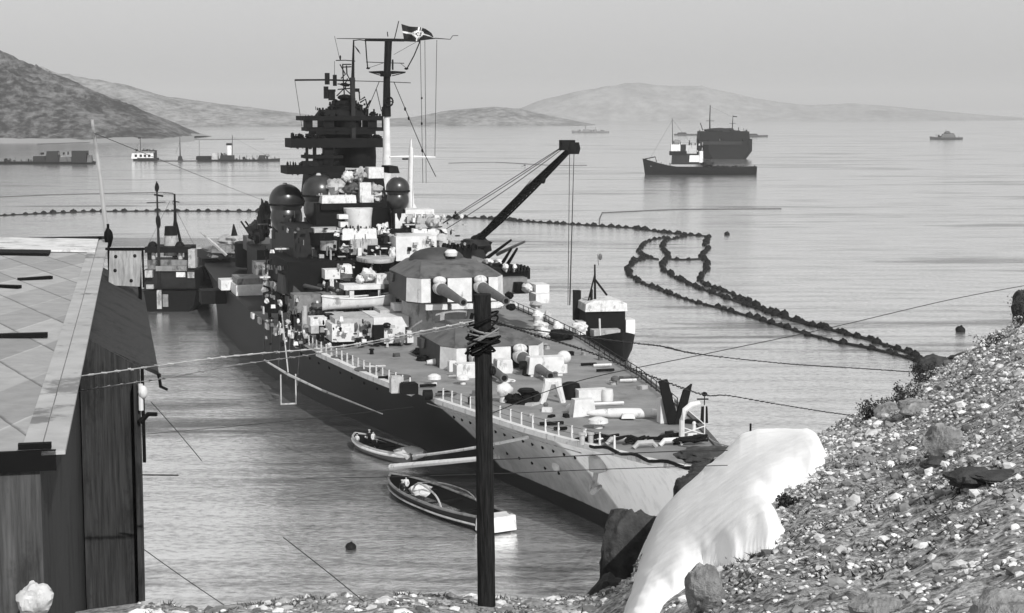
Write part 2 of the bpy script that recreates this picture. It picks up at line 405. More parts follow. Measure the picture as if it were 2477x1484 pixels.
# t at which a picture row falls on the slope (for placing rocks)
def ground_at(u, v):
    best = None
    for k in range(200):
        t = k / 199; p = ground(u, t)
        r = p - Vector((0, 0, H)); yc = r.z * cos(PT) + r.y * sin(PT); zc = r.y * cos(PT) - r.z * sin(PT)
        vv = 742 - F * yc / zc
        if best is None or abs(vv - v) < best[0]: best = (abs(vv - v), p)
    return best[1]
def vproj(p):
    r = p - Vector((0, 0, H)); yc = r.z * cos(PT) + r.y * sin(PT); zc = r.y * cos(PT) - r.z * sin(PT)
    return 1238.5 + F * r.x / zc, 742 - F * yc / zc

# snow patch
SNOW = [(1480, 1600), (1512, 1484), (1530, 1420), (1550, 1340), (1580, 1262), (1630, 1205), (1690, 1150), (1745, 1100), (1785, 1060), (1830, 1040), (1960, 1040),
        (1985, 1075), (2005, 1110), (1975, 1150), (1925, 1175), (1895, 1212), (1862, 1238), (1895, 1280), (1870, 1330), (1780, 1362), (1700, 1378), (1668, 1430), (1610, 1484), (1560, 1600)]
def inpoly(x, y, P):
    c = False; j = len(P) - 1
    for i in range(len(P)):
        xi, yi = P[i]; xj, yj = P[j]
        if (yi > y) != (yj > y) and x < (xj - xi) * (y - yi) / (yj - yi) + xi: c = not c
        j = i
    return c
def polydist(x, y, P):
    d = 1e9
    for i in range(len(P)):
        x0, y0 = P[i - 1]; x1, y1 = P[i]; L2 = (x1 - x0) ** 2 + (y1 - y0) ** 2
        t = max(0, min(1, ((x - x0) * (x1 - x0) + (y - y0) * (y1 - y0)) / L2)); d = min(d, math.hypot(x - x0 - t * (x1 - x0), y - y0 - t * (y1 - y0)))
    return d
vs = []; fs = []; NU2, NT2 = 220, 170; ok = {}
for i in range(NU2 + 1):
    u = 1460 + 570 * i / NU2
    for j in range(NT2 + 1):
        p = ground(u, .15 + .85 * j / NT2, 0); a, b = vproj(p); p = ground(u, .15 + .85 * j / NT2, .1)
        n_ = 7 * noise.noise(Vector((a, b * 1.5, 0)) / 40)
        d = polydist(a, b, SNOW); d = d if inpoly(a, b, SNOW) else -d
        edge = d + (n_ if a > 1700 or b > 1330 else n_ * .3)
        if j == NT2: edge = max(edge, 6) if 1490 < a < 1985 else edge
        p.z += .27 * (1 - math.exp(-max(edge, 0) / 16)) + .012 * noise.noise(p * 5)
        vs.append(p); ok[(i, j)] = edge > -8
for i in range(NU2):
    for j in range(NT2):
        if all(ok[q] for q in ((i, j), (i + 1, j), (i + 1, j + 1), (i, j + 1))):
            a = i * (NT2 + 1) + j; fs.append((a, a + NT2 + 1, a + NT2 + 2, a + 1))
# lip of the snow bank turning over the far edge
tag(MB().add(vs, fs).build('snow_patch', 'snow', ang=180), kind='stuff')

# loose stones of the slope
ico = bmesh.new(); bmesh.ops.create_icosphere(ico, subdivisions=1, radius=1.0)
IV = [v.co.copy() for v in ico.verts]; IF = [tuple(v.index for v in f.verts) for f in ico.faces]; ico.free()
def stone(mb, p, r, flat=.6):
    rot = Matrix.Rotation(R.uniform(0, 6.28), 3, 'Z') @ Matrix.Rotation(R.uniform(-.5, .5), 3, 'X')
    sc = Vector((R.uniform(.7, 1.3), R.uniform(.7, 1.2), R.uniform(.4, .8) * flat / .6))
    vs = []
    for v in IV:
        q = Vector((v.x * sc.x, v.y * sc.y, v.z * sc.z)) * r * R.uniform(.82, 1.15)
        vs.append(rot @ q + p)
    mb.add(vs, IF)
sm = MB(); cnt = 0
while cnt < 21000:
    d = (R.random() * (48 ** 1.15 - 5 ** 1.15) + 5 ** 1.15) ** (1 / 1.15)
    u = R.uniform(1500, 2850); D = DSM(u)
    if d > D - .05: continue
    t = (d - 1.5) / (D - 1.5); p = ground(u, t); a, b = vproj(p)
    if b > 1620: continue
    inside = inpoly(a, b, SNOW)
    if inside and polydist(a, b, SNOW) > 6: continue
    r = .016 + .022 * R.random() ** 2 + (.07 * R.random() if R.random() < .05 else 0); r *= .86 * (d / 16) ** .55
    stone(sm, p + Vector((0, 0, r * .15)), r); cnt += 1
o = sm.build('loose_stones', 'stones', smooth=False); tag(o, kind='stuff')
sm = MB()
for k in range(900):
    u = R.uniform(330, 1500); t = 1 - .30 * R.random() ** 1.3; p = ground(u, t)
    r = .03 + .05 * R.random() ** 3 + (.07 * R.random() if R.random() < .05 else 0)
    stone(sm, p + Vector((0, 0, 0)), r)
tag(sm.build('shore_stones', 'stones', smooth=False), kind='stuff')
# heather and grass tufts
gm = MB()
for k in range(5200):
    if k % 4 == 0: u = R.uniform(330, 1500); t = 1 - .25 * R.random()
    else: u = R.uniform(1700, 2700); t = R.uniform(.2, 1)
    n_ = noise.noise(ground(u, t) * .8)
    if n_ < -.02: continue
    p = ground(u, t); a, b = vproj(p)
    if inpoly(a, b, SNOW) and polydist(a, b, SNOW) > 10: continue
    for j in range(5):
        h = R.uniform(.02, .07) * (1.2 if t > .97 else .8); an = R.uniform(0, 6.28); w = .012
        q = p + Vector((R.uniform(-.08, .08), R.uniform(-.08, .08), -.02)); dx, dy = cos(an), sin(an)
        tip = q + Vector((R.uniform(-.07, .07), R.uniform(-.07, .07), h))
        gm.add([q + Vector((dx * w, dy * w, 0)), q - Vector((dx * w, dy * w, 0)), tip], [(0, 1, 2)])
tag(gm.build('dry_grass', 'leaf', smooth=False), kind='stuff')

def boulder(u, v, w, h, label, material='rock', name='boulder', dp=1.0, y=None, sink=.25, seed=0, jit=.35, cat='boulder', n=36):
    p = Wy(u, v, y) if y else ground_at(u, v)
    sc = p.y / F; rx = w * sc / 2; rz = h * sc / 2
    mb = MB(); mb.ball((0, 0, 0), rx, rx * dp, rz, n, n // 2, 0)
    vs = []
    for x, y_, z in mb.v:
        q = Vector((x / rx, y_ / (rx * dp), z / rz)); o = Vector((seed * 3.1, seed * 1.3, seed))
        g = 1 + jit * noise.noise(q * .9 + o) + jit * .55 * noise.noise(q * 2.1 + o) + jit * .3 * noise.noise(q * 4.5 + o) + jit * .15 * noise.noise(q * 10 + o)
        vs.append((x * g, y_ * g, z * g))
    mb.v = vs
    ob = mb.build(name, material, ang=28); ob.location = p + Vector((0, 0, rz * (1 - 2 * sink)))
    return tag(ob, label, cat)
boulder(2287, 1105, 88, 92, 'rough pale boulder standing alone on the upper stony slope', seed=1, sink=.1)
boulder(1712, 1470, 105, 130, 'upright pale boulder at the lower edge of the snow patch', seed=2, sink=.15)
boulder(2462, 1510, 150, 130, 'large pale smooth boulder in the bottom right corner of the slope', seed=3, sink=.2)
boulder(2135, 1490, 120, 70, 'low white boulder at the bottom edge of the stony slope', seed=4, sink=.2)
boulder(2220, 1000, 95, 42, 'pale broken boulder under the barbed wire near the slope crest', seed=5)
boulder(2150, 1010, 70, 45, 'small pale boulder beside the dark bushes on the crest', seed=15)
boulder(2100, 1120, 60, 34, 'pale rounded stone on the slope right of the snow tip', seed=7)
boulder(2365, 1185, 120, 62, 'black jagged shape lying in the middle of the right slope', 'darkrock', seed=8, jit=.5)  # flattish black lump on the slope
boulder(2440, 1155, 150, 22, 'long thin black rock ledge beside the jagged black shape', 'darkrock', seed=18, jit=.3)
boulder(2268, 1128, 70, 36, 'dark low lump in place of the shadow of the lone pale boulder', 'darkrock', seed=9)  # dark lump put where the boulder's shadow falls
boulder(2480, 770, 60, 110, 'tall dark rock standing on the crest at the right frame edge', 'darkrock', y=44, seed=10, jit=.5, sink=.35)
boulder(2255, 905, 90, 60, 'dark rock on the crest where the float lines end', 'darkrock', y=40, seed=11, jit=.5)
boulder(2330, 880, 70, 30, 'dark flat rock along the crest right of the float lines', 'darkrock', y=41, seed=12, jit=.5)
boulder(1535, 1420, 170, 300, 'large dark cliff rock between the bow and the snow', 'darkrock', y=27, seed=13, jit=.28, dp=.7, sink=.35, n=56)
boulder(1470, 1490, 130, 130, 'dark mossy rock at the foot of the cliff rock', 'darkrock', y=25.5, seed=14, jit=.3)
boulder(1672, 1205, 95, 105, 'dark rock rising behind the snow edge by the ship bow', 'darkrock', y=33, seed=16, jit=.35, sink=.4)
boulder(1712, 1150, 90, 60, 'dark rounded rock behind the snow under the bow ropes', 'darkrock', y=36, seed=17, jit=.35, sink=.45)
boulder(1712, 1112, 150, 34, 'scrubby dark rock ledge behind the top of the snow bank', 'darkrock', y=42, seed=19, jit=.5)
for i, (u, v, w, h, lb) in enumerate([(545, 1478, 120, 22, 'flat white stone at the water edge beside the tarred shed'), (905, 1440, 120, 18, 'long white flat stone at the bottom edge left of the pole'),
        (1010, 1448, 34, 12, 'small white stone between the long flat stone and the pole'), (1290, 1462, 80, 34, 'round white stone at the bottom edge right of the pole'),
        (1100, 1476, 120, 26, 'broad white slab just left of the pole foot'), (780, 1470, 40, 24, 'small round white stone in the grass at the bottom edge'), (1225, 1478, 70, 22, 'white stone touching the foot of the pole')]):
    boulder(u, v + 4, w * .8, h * .7, lb, 'rock', 'pale_stone', seed=20 + i, jit=.3, sink=.35, cat='stone', n=22)
boulder(85, 1462, 80, 84, 'round white lime-washed stone before the shed front', 'canvas', 'pale_stone', y=14.0, seed=31, jit=.4, sink=.4, cat='stone', n=26)

def bush(u, v, w, h, label, y=None, n=420):
    p = Wy(u, v, y) if y else ground_at(u, v)
    sc = p.y / F; rt = empty('bush', p, 0, label, 'bush')
    st = MB(); lf = MB(); rx, rz = w * sc / 2, h * sc
    for k in range(7):
        an = R.uniform(0, 6.28); q = [Vector((0, 0, -.05))]
        for j in range(3): q.append(q[-1] + Vector((cos(an) * rx * .3, sin(an) * rx * .3, rz * .33)))
        st.tube(q, [.012, .009, .006, .004], 5)
        for j in range(n // 7):
            c = q[R.choice((1, 2, 3))] + Vector((R.gauss(0, rx * .28), R.gauss(0, rx * .28), R.gauss(0, rz * .16)))
            a = Vector((R.uniform(-1, 1), R.uniform(-1, 1), R.uniform(-1, 1))).normalized() * .022; b = a.cross(Vector((R.random(), R.random(), R.random()))).normalized() * .015
            lf.add([c - a, c + b, c + a, c - b], [(0, 1, 2, 3)])
    st.build('stem', 'darkrock', rt); lf.build('foliage', 'leaf', rt, smooth=False)
bush(2100, 1018, 50, 50, 'small round dark bush standing alone on the crest'); bush(2195, 985, 60, 50, 'dark bush on the crest beside the broken boulder')
bush(2235, 930, 60, 45, 'dark bush just below the end of the float lines'); bush(2160, 1000, 50, 35, 'low dark bush between the lone bush and the broken boulder')
bush(2470, 790, 60, 70, 'tall dark bush at the right frame edge'); bush(2400, 840, 80, 30, 'low scrub bush on the crest near the right frame edge')
bush(1905, 1222, 46, 30, 'small bare bush poking out of the right snow edge'); bush(1790, 1262, 50, 24, 'low bush creeping over the middle of the snow')

# ------------------------------------------------------------------ tarred shed on the left
e1 = Wz(130, 1098, 32); e2 = Wz(252, 583, 32)
ax = (e2 - e1); LEN = ax.length; ax.normalize(); ang = math.atan2(ax.y, ax.x) - pi / 2
shed = empty('wooden_shed', (e1.x, e1.y, 29.0), ang, 'tarred wooden shed with pale diamond felt roof at the left edge', 'shed')
# local frame: y along the eave, x to the right, z from 29
RB = MB(); sl = .035; Wd = 9.0
RB.add([(.0, 0, 3.0), (-Wd, 0, 3 + Wd * sl), (-Wd, LEN, 3 + Wd * sl), (0, LEN, 3.0), (0, 0, 2.92), (-Wd, 0, 2.92 + Wd * sl), (-Wd, LEN, 2.92 + Wd * sl), (0, LEN, 2.92)],
       [(0, 1, 2, 3), (4, 7, 6, 5), (0, 4, 5, 1), (1, 5, 6, 2), (2, 6, 7, 3), (3, 7, 4, 0)])
roof = RB.build('roof', 'rooffelt', shed, smooth=False)
pb('eave_board', 'lightgrey', shed, -.10, .10, -.05, LEN, 3.0, 3.035)
pb('inner_eave_board', 'lightgrey', shed, -.28, -.115, 0, LEN * .97, 3.008, 3.024)
MB().add([(-Wd, LEN - 3.4, 3.02 + Wd * sl), (-.12, LEN - 3.4, 3.02), (-.12, LEN - .2, 3.02), (-Wd, LEN - .2, 3.02 + Wd * sl), (-Wd, LEN - 3.4, 3.06 + Wd * sl), (-.12, LEN - 3.4, 3.06), (-.12, LEN - .2, 3.06), (-Wd, LEN - .2, 3.06 + Wd * sl)], [(3, 2, 1, 0), (4, 5, 6, 7), (0, 1, 5, 4), (1, 2, 6, 5), (2, 3, 7, 6), (3, 0, 4, 7)]).build('far_kerb', 'canvas', shed, smooth=False)
MB().add([(-Wd, LEN - 4.3, 3.02 + Wd * sl), (-1.0, LEN - 4.3, 3.02 + sl), (-1.0, LEN - 3.45, 3.02 + sl), (-Wd, LEN - 3.45, 3.02 + Wd * sl), (-Wd, LEN - 4.3, 3.06 + Wd * sl), (-1.0, LEN - 4.3, 3.06 + sl), (-1.0, LEN - 3.45, 3.06 + sl), (-Wd, LEN - 3.45, 3.06 + Wd * sl)], [(3, 2, 1, 0), (4, 5, 6, 7), (0, 1, 5, 4), (1, 2, 6, 5), (2, 3, 7, 6), (3, 0, 4, 7)]).build('kerb_flashing', 'black', shed, smooth=False)
MB().box(-Wd, 0, LEN + .0, LEN + .12, 2.9, 3.10).build('end_flashing', 'dark', shed, smooth=False)
pb('side_wall', 'tarwall', shed, -.22, -.12, .1, LEN - .2, -2, 2.915)
pb('front_wall', 'frontwall_lit', shed, -Wd, -.12, .002, .1, -2, 2.9)
pb('front_fascia', 'black', shed, -Wd, .02, -.05, .0, 2.86, 3.04)
for k, (xx, yy, l, rz) in enumerate([(-1.4, 13.8, .55, -.5), (-1.0, 15.2, .6, .5), (-2.15, 12.8, .4, -.3)]):
    MB().box(xx - l / 2, xx + l / 2, yy - .03, yy + .09, 3.0 - xx * sl, 3.05 - xx * sl, rz=rz).build('roof_cleat', 'black', shed, smooth=False)
MB().box(-6, -.42, 7.55, 7.66, 3.03, 3.09).build('roof_batten', 'black', shed, smooth=False)
MB().box(-.3, -.02, .02, .1, 3.04, 3.09).build('corner_bracket', 'black', shed, smooth=False)
for k in range(26):
    yy = .3 + k * .93
    MB().box(-.13, -.06, yy, yy + .12, 2.80, 2.92).build('rafter_end', 'lightgrey' if k % 3 else 'dark', shed, smooth=False)
# annex
def L2(w): # world -> shed local
    d = w - Vector((e1.x, e1.y, 29)); return Vector((d.x * cos(-ang) - d.y * sin(-ang), d.x * sin(-ang) + d.y * cos(-ang), d.z))
a1 = L2(Wz(384, 900, 31.2)); a2 = L2(Wz(346, 700, 31.2)); aw = L2(Wy(338, 1000, a1.y + e1.y - .6))
annex = empty('lean_to', shed.location.copy(), ang, 'black tarred lean-to built against the right wall of the shed', 'lean-to')
AB = MB(); AB.add([(a1.x, a1.y, 2.2), (a2.x, a2.y, 2.2), (-.10, a2.y, 2.75), (-.10, a1.y, 2.75), (a1.x, a1.y, 2.14), (a2.x, a2.y, 2.14), (-.10, a2.y, 2.69), (-.10, a1.y, 2.69)],
       [(0, 1, 2, 3), (4, 7, 6, 5), (0, 4, 5, 1), (1, 5, 6, 2), (2, 6, 7, 3), (3, 7, 4, 0)])
AB.build('roof', 'tarwall', annex, smooth=False)
AW = MB(); yy0, yy1 = a1.y - .10, a1.y - .02; AW.add([(-.10, yy0, -2.5), (aw.x, yy0, -2.5), (aw.x, yy0, 2.30), (-.10, yy0, 2.80), (-.10, yy1, -2.5), (aw.x, yy1, -2.5), (aw.x, yy1, 2.30), (-.10, yy1, 2.80)], [(0, 1, 2, 3), (7, 6, 5, 4), (0, 4, 5, 1), (1, 5, 6, 2), (2, 6, 7, 3), (3, 7, 4, 0)]); AW.build('front_wall', 'tarwall', annex, smooth=False)
MB().box(aw.x - .08, aw.x, a1.y - .36, a2.y, -2.5, 2.1).build('side_wall', 'tarwall', annex, smooth=False)
MB().tube([(a1.x, a1.y, 2.17), (a1.x + .02, a1.y - .1, 2.0), (a1.x + .12, a1.y - .1, 1.95)], [.03, .025, .02], 6).build('gutter_spout', 'black', annex)
MB().tube([(aw.x, a1.y - .41, 1.55), (aw.x + .12, a1.y - .41, 1.66), (aw.x + .24, a1.y - .45, 1.66)], [.05, .035, .03], 6).build('bracket', 'black', annex)
lp = MB(); lp.tube([(aw.x + .02, a1.y - .42, 2.10), (aw.x + .02, a1.y - .42, 1.72)], .035, 8); lp.ball((aw.x + .05, a1.y - .42, 1.98), .07, .07, .1, 10, 6); lp.build('bright_gap', 'white', annex)  # white piece put in for the bright gap beside the bracket
# board panel
p0 = Wy(263, 690, 33); p1 = Wy(343, 606, 33)
bd = empty('notice_board', (p0.x, p0.y, p0.z - .05), 0, 'upright weathered board panel with dark frame beyond the shed', 'board')
w_, h_ = p1.x - p0.x, p1.z - p0.z
MB().add([(0, -.02, .05), (w_ - .06, -.02, .02), (w_, -.02, h_ + .05), (.04, -.02, h_ + .05), (0, .03, .05), (w_ - .06, .03, .02), (w_, .03, h_ + .05), (.04, .03, h_ + .05)],
         [(0, 1, 2, 3), (7, 6, 5, 4), (0, 4, 5, 1), (1, 5, 6, 2), (2, 6, 7, 3), (3, 7, 4, 0)]).build('panel', 'boardwood', bd, smooth=False)
MB().box(-.04, w_ + .06, -.04, .04, h_ + .055, h_ + .10).box(w_ + .005, w_ + .03, -.03, .03, .0, h_ + .05).build('frame', 'black', bd, smooth=False)
MB().box(-.02, .04, .05, .1, -3.5, .5).box(w_ - .1, w_ - .04, .05, .1, -3.5, .5).build('support', 'black', bd, smooth=False)
for a, b in ((.16, h_ * .9), (.5 * w_ + .2, h_ * .92), (.14, h_ * .5), (.45, .14)): MB().ball((a, -.03, b), .035, .012, .035, 8, 5).build('bolt_head', 'dark', bd)
# slanting white flagstaff
fp = MB(); fp.tube([Wy(259, 578, 37.6), Wy(244, 440, 37.5), Wy(223, 290, 37.4)], [.055, .048, .035], 8)
tag(fp.build('flagpole', 'lightgrey'), 'slanting white wooden flagpole rising from the far shed corner', 'flagpole')
bk = MB(); q = Wy(262, 575, 37.4); bk.ball((q.x, q.y, q.z), .1, .1, .22, 8, 6, .3); bk.tube([(q.x, q.y, q.z - 2), (q.x, q.y, q.z + .3)], .03, 6)
tag(bk.build('pulley_block', 'black'), 'black pulley block at the foot of the white flagpole', 'pulley')

# ------------------------------------------------------------------ utility pole with wire
def pole():
    top = Wy(1167, 712, 20); bot = Wy(1180, 1484, 20.1); bot.z -= 1.2
    rt = empty('telegraph_pole', (bot.x, bot.y, bot.z), 0, 'black wooden pole in front of the ship, wound with barbed wire', 'pole')
    o = Vector(rt.location); pts = []; rs = []
    for k in range(25):
        t = k / 24; p = bot.lerp(top, t) - o; pts.append(p + Vector((.004 * noise.noise(Vector((t * 9, 0, 0))), 0, 0))); rs.append(.112 - .012 * t + .004 * noise.noise(Vector((0, t * 14, 0))))
    MB().tube(pts, rs, 18).build('shaft', 'polewood', rt)
    c = Wy(1168, 812, 20) - o
    for k in range(16):
        zc = c.z + R.uniform(-.16, .22); r0 = R.uniform(.12, .21); ti = R.uniform(-.8, .8); t2 = R.uniform(-.4, .4); P = []
        for j in range(41):
            a = 2 * pi * j / 40; P.append(Vector((c.x + cos(a) * r0, c.y + sin(a) * r0, zc + ti * cos(a) * .16 + t2 * sin(a) * .16)))
        MB().tube(P, .012, 5, False).build('wire_coil', 'black' if k % 3 else 'grey', rt)
    MB().lathe((c.x, c.y, c.z + .02), [(.118, -.1), (.125, -.08), (.125, .0), (.118, .03)], 16).build('collar', 'black', rt)
    MB().tube([(c.x - .14, c.y - .02, c.z + .2), (c.x - .12, c.y - .02, c.z + .27)], .022, 6).build('insulator', 'black', rt)
    MB().ball((c.x + .12, c.y - .04, c.z - .42), .04, .05, .06, 8, 6).build('knot', 'polewood', rt)
pole()
def wire(pts, y, label, r=.006, barbed=True, sag=0, material='rope', name='barbed_wire', cat='wire', ys=None):
    P = []
    for i, (u, v) in enumerate(pts): P.append(Wy(u, v, ys[i] if ys else y))
    o = P[0].copy(); sp = smoothpath([p - o for p in P], .25) if len(P) > 2 else catenary(P[0] - o, P[1] - o, sag, 30)
    mb = MB(); mb.tube(sp, r, 5)
    if barbed:
        for q in walk(sp, .16):
            d = Vector((R.uniform(-1, 1), R.uniform(-.3, .3), R.uniform(-1, 1))).normalized() * .02
            mb.tube([q - d, q + d], r * .9, 4)
            d2 = Vector((1, 0, R.uniform(-.2, .2))).normalized() * .035; mb.tube([q - d2, q + d2], r * 1.7, 5)
    ob = mb.build(name, material); ob.location = o
    return tag(ob, label, cat)
wire([(1150, 776), (1000, 806), (880, 830), (760, 845), (560, 862), (300, 896), (0, 936), (-200, 960)], 20, 'pale barbed wire running left from the pole across the shed roof', .007, material='lightgrey')
wire([(-200, 1020), (0, 987), (200, 945), (420, 912), (560, 885), (700, 866), (800, 850), (1150, 785)], 20.3, 'lower grey barbed wire left of the pole, sagging across the quay water', .0055, material='grey')
wire([(1190, 776), (1300, 812), (1420, 850), (1560, 905), (1700, 955), (1760, 957), (1880, 978), (2060, 1005), (2200, 1012), (2450, 1015)], 20, 'barbed wire passing the bow and ending on the stony slope', .006, ys=[20, 22, 24, 26, 28, 29, 30, 32, 34, 34])
wire([(1190, 782), (1300, 800), (1530, 830), (1600, 838), (1690, 857), (1900, 880), (2100, 893), (2280, 905), (2520, 918)], 20, 'upper barbed wire right of the pole crossing the float lines', .0055, ys=[20, 22, 24, 25, 27, 29, 32, 36, 40])
wire([(1190, 1000), (1400, 922), (1700, 858), (2000, 795), (2300, 725), (2520, 684)], 20, 'smooth dark wire climbing from the foredeck to the right frame edge', .006, False, ys=[20, 21, 23, 25, 27, 29], name='wire')
wire([(740, 1157), (900, 1155), (1180, 1147), (1350, 1140), (1560, 1132), (1760, 1126)], 22, 'dark wire stretched level across the bow plating below the deck', .0055, False, name='wire')
wire([(1190, 1112), (1300, 1108), (1500, 1098), (1640, 1092), (1760, 1090)], 22, 'dark wire stretched level across the bow plating at deck height', .007, False, name='wire')
wire([(340, 1052), (520, 1036), (700, 1018), (1000, 985)], 24, 'thin wire from the lean-to wall across the quay water', .0035, False, name='wire')
wire([(365, 972), (430, 1045), (488, 1115)], 23, 'short slanting stay wire below the lean-to gutter', .006, False, name='stay_wire')
wire([(338, 1322), (440, 1395), (545, 1466)], 20.5, 'slanting stay wire from the lean-to wall down to the shore', .006, False, name='stay_wire')
wire([(685, 1300), (800, 1390), (912, 1482)], 20, 'slanting stay wire ending in the grass left of the pole', .0065, False, name='stay_wire')
wire([(338, 1149), (432, 1150)], 22.5, 'short level rod sticking out of the lean-to wall', .010, False, name='rod')
wire([(226, 322), (400, 392), (520, 440), (640, 486), (690, 500)], 0, 'long thin wire from the flagpole head down to the ship bridge', .008, False, ys=[37, 55, 75, 95, 105], name='wire')
wire([(1850, 1065), (1990, 1065), (2120, 1110), (2250, 1130)], 33, 'thin slack wire lying over the stones right of the snow', .005, False, name='wire', ys=[31.5, 33, 28, 27])
fpst = MB(); a = Wy(1815, 1066, 33); fpst.tube([(0, 0, -.3), (0, 0, .34)], .02, 6); ob = fpst.build('fence_post', 'black'); ob.location = a; tag(ob, 'short black post standing behind the top of the snow bank', 'post')

# ------------------------------------------------------------------ people
def person_mesh(pose):
    me = bpy.data.meshes.new('person'); bm = bmesh.new(); sk = bm.verts.layers.skin.verify()
    sit = pose == 'sit'
    hipz = .50 if sit else .92; k = -.42 if sit else 0
    J = {'pel': (0, 0, hipz, .15), 'chest': (0, .02, hipz + .38, .17), 'neck': (0, .02, hipz + .56, .065), 'head': (0, .05, hipz + .68, .095), 'crown': (0, .04, hipz + .80, .075)}
    for s, n in ((-1, 'l'), (1, 'r')):
        fw = .12 if (pose == 'lean' and s > 0) else .03
        J['sh' + n] = (s * .19, .02, hipz + .48, .075); J['el' + n] = (s * .27, .04 + fw, hipz + .20, .05); J['wr' + n] = (s * .23, .20 + fw, hipz + .02, .035); J['hd' + n] = (s * .22, .27 + fw, hipz - .02, .04)
        J['th' + n] = (s * .10, .02, hipz - .06, .10); J['kn' + n] = (s * .12, .42 if sit else .03, hipz - .02 if sit else .48, .07)
        J['an' + n] = (s * .12, .42 if sit else -.02, .08, .045); J['to' + n] = (s * .13, .60 if sit else .14, .03, .04)
    V = {n: bm.verts.new(c[:3]) for n, c in J.items()}
    for n, c in J.items(): V[n][sk].radius = (c[3], c[3])
    V['pel'][sk].use_root = True
    E_ = [('pel', 'chest'), ('chest', 'neck'), ('neck', 'head'), ('head', 'crown')]
    for n in 'lr': E_ += [('chest', 'sh' + n), ('sh' + n, 'el' + n), ('el' + n, 'wr' + n), ('wr' + n, 'hd' + n), ('pel', 'th' + n), ('th' + n, 'kn' + n), ('kn' + n, 'an' + n), ('an' + n, 'to' + n)]
    for a, b in E_: bm.edges.new((V[a], V[b]))
    bm.to_mesh(me); bm.free()
    o = bpy.data.objects.new('tmp', me); COL.objects.link(o)
    o.modifiers.new('s', 'SKIN'); sb = o.modifiers.new('b', 'SUBSURF'); sb.levels = 1; sb.render_levels = 1
    dg = bpy.context.evaluated_depsgraph_get(); ev = o.evaluated_get(dg); out = bpy.data.meshes.new_from_object(ev)
    bpy.data.objects.remove(o); out.shade_smooth(); out.materials.clear()
    for m_ in ('dark', 'white', 'skin', 'black'): out.materials.append(M[m_])
    return out, hipz
PM = {p: person_mesh(p) for p in ('stand', 'sit', 'lean')}
def person(loc, rz, pose, jacket, label, trousers=0):
    me, hz_ = PM[pose]; me = me.copy(); me.name = 'person'
    for f in me.polygons:
        z = f.center.z
        f.material_index = 2 if z > hz_ + .56 or (f.center.y > .2 and abs(f.center.x) > .17 and hz_ - .1 < z < hz_ + .06) else (jacket if z > hz_ - .02 else trousers)
    o = bpy.data.objects.new('person', me); COL.objects.link(o); o.location = loc; o.rotation_euler = (0, 0, rz)
    cap = MB().lathe((0, .04, hz_ + .76), [(.10, 0), (.135, .05), (.13, .09), (.04, .11)], 14).build('cap', 'black' if jacket else 'white', o)
    return tag(o, label, 'person')

# ------------------------------------------------------------------ THE BATTLESHIP
ship = empty('battleship', loc2w(0, 0, 0), PHI, 'huge camouflaged battleship with twin gun turrets moored bow towards the rocks', 'battleship')
def zd(s): return lerp(s, [(0, 8.9), (20, 8.2), (60, 7.5), (120, 7.3), (252, 7.3)])
HBD = [(0, .25), (3, 1.8), (6, 3.1), (10, 4.1), (16, 5.7), (24, 7.8), (32, 9.4), (40, 10.9), (50, 12.7), (62, 14.3), (80, 16.4), (100, 17.6), (120, 18), (165, 18), (190, 17), (220, 13.5), (240, 8.5), (248, 4), (251, .3)]
HBW = [(0, .2), (10, 1.2), (20, 2.6), (35, 5.2), (50, 8.2), (70, 12), (90, 15.2), (110, 17.3), (130, 17.9), (165, 17.8), (195, 14.5), (220, 8.5), (240, 2.5), (251, .2)]
SS = [0, 1, 2, 3.5, 5, 7, 10, 13, 16, 20, 24, 28, 32, 36, 40, 45, 50, 56, 62, 70, 80, 90, 100, 110, 120, 135, 150, 165, 180, 190, 205, 220, 230, 240, 245, 248, 251]
TL = [-.25, 0, .15, .3, .45, .6, .75, .88, 1.0]
def hullpt(s, t, side):
    z = zd(s) * t; tt = max(t, 0)
    st = 7.5 * (1 - tt) ** .8 if t < 1 else 0
    se = 6 * (1 - tt)
    s2 = st + (251 - st - se) * (s / 251)
    b = lerp(s, HBW) + (lerp(s, HBD) - lerp(s, HBW)) * tt ** 1.7
    return (side * b, -s2, z)
hmb = MB()
for side in (-1, 1):
    vs = [hullpt(s, t, side) for s in SS for t in TL]; n = len(TL)
    fs = [(i * n + k, i * n + k + 1, (i + 1) * n + k + 1, (i + 1) * n + k) for i in range(len(SS) - 1) for k in range(n - 1)]
    hmb.add(vs, fs)
hull = hmb.build('hull', 'hullpaint', ship, ang=60)
dmb = MB(); vs = []
for s in SS: vs += [(-lerp(s, HBD) + .01, -s, zd(s) - .01), (0, -s, zd(s) + .08), (lerp(s, HBD) - .01, -s, zd(s) - .01)]
dsp = SS.index(120); dmb.add(vs[:dsp * 3 + 3], [(i * 3 + k, i * 3 + k + 1, (i + 1) * 3 + k + 1, (i + 1) * 3 + k) for i in range(dsp) for k in (0, 1)])
deck = dmb.build('deck', 'deckwood', ship, ang=60)
MB().add(vs[dsp * 3:], [(i * 3 + k, i * 3 + k + 1, (i + 1) * 3 + k + 1, (i + 1) * 3 + k) for i in range(len(SS) - 1 - dsp) for k in (0, 1)]).build('quarterdeck', 'dark', ship, ang=60)
MB().tube([(lerp(s, HBD) + .05, -s, zd(s) + .12 + .12 * sin(s * 1.7)) for s in [.4 + .6 * j for j in range(24)]], .14, 6).build('edge_hawser', 'black', ship)
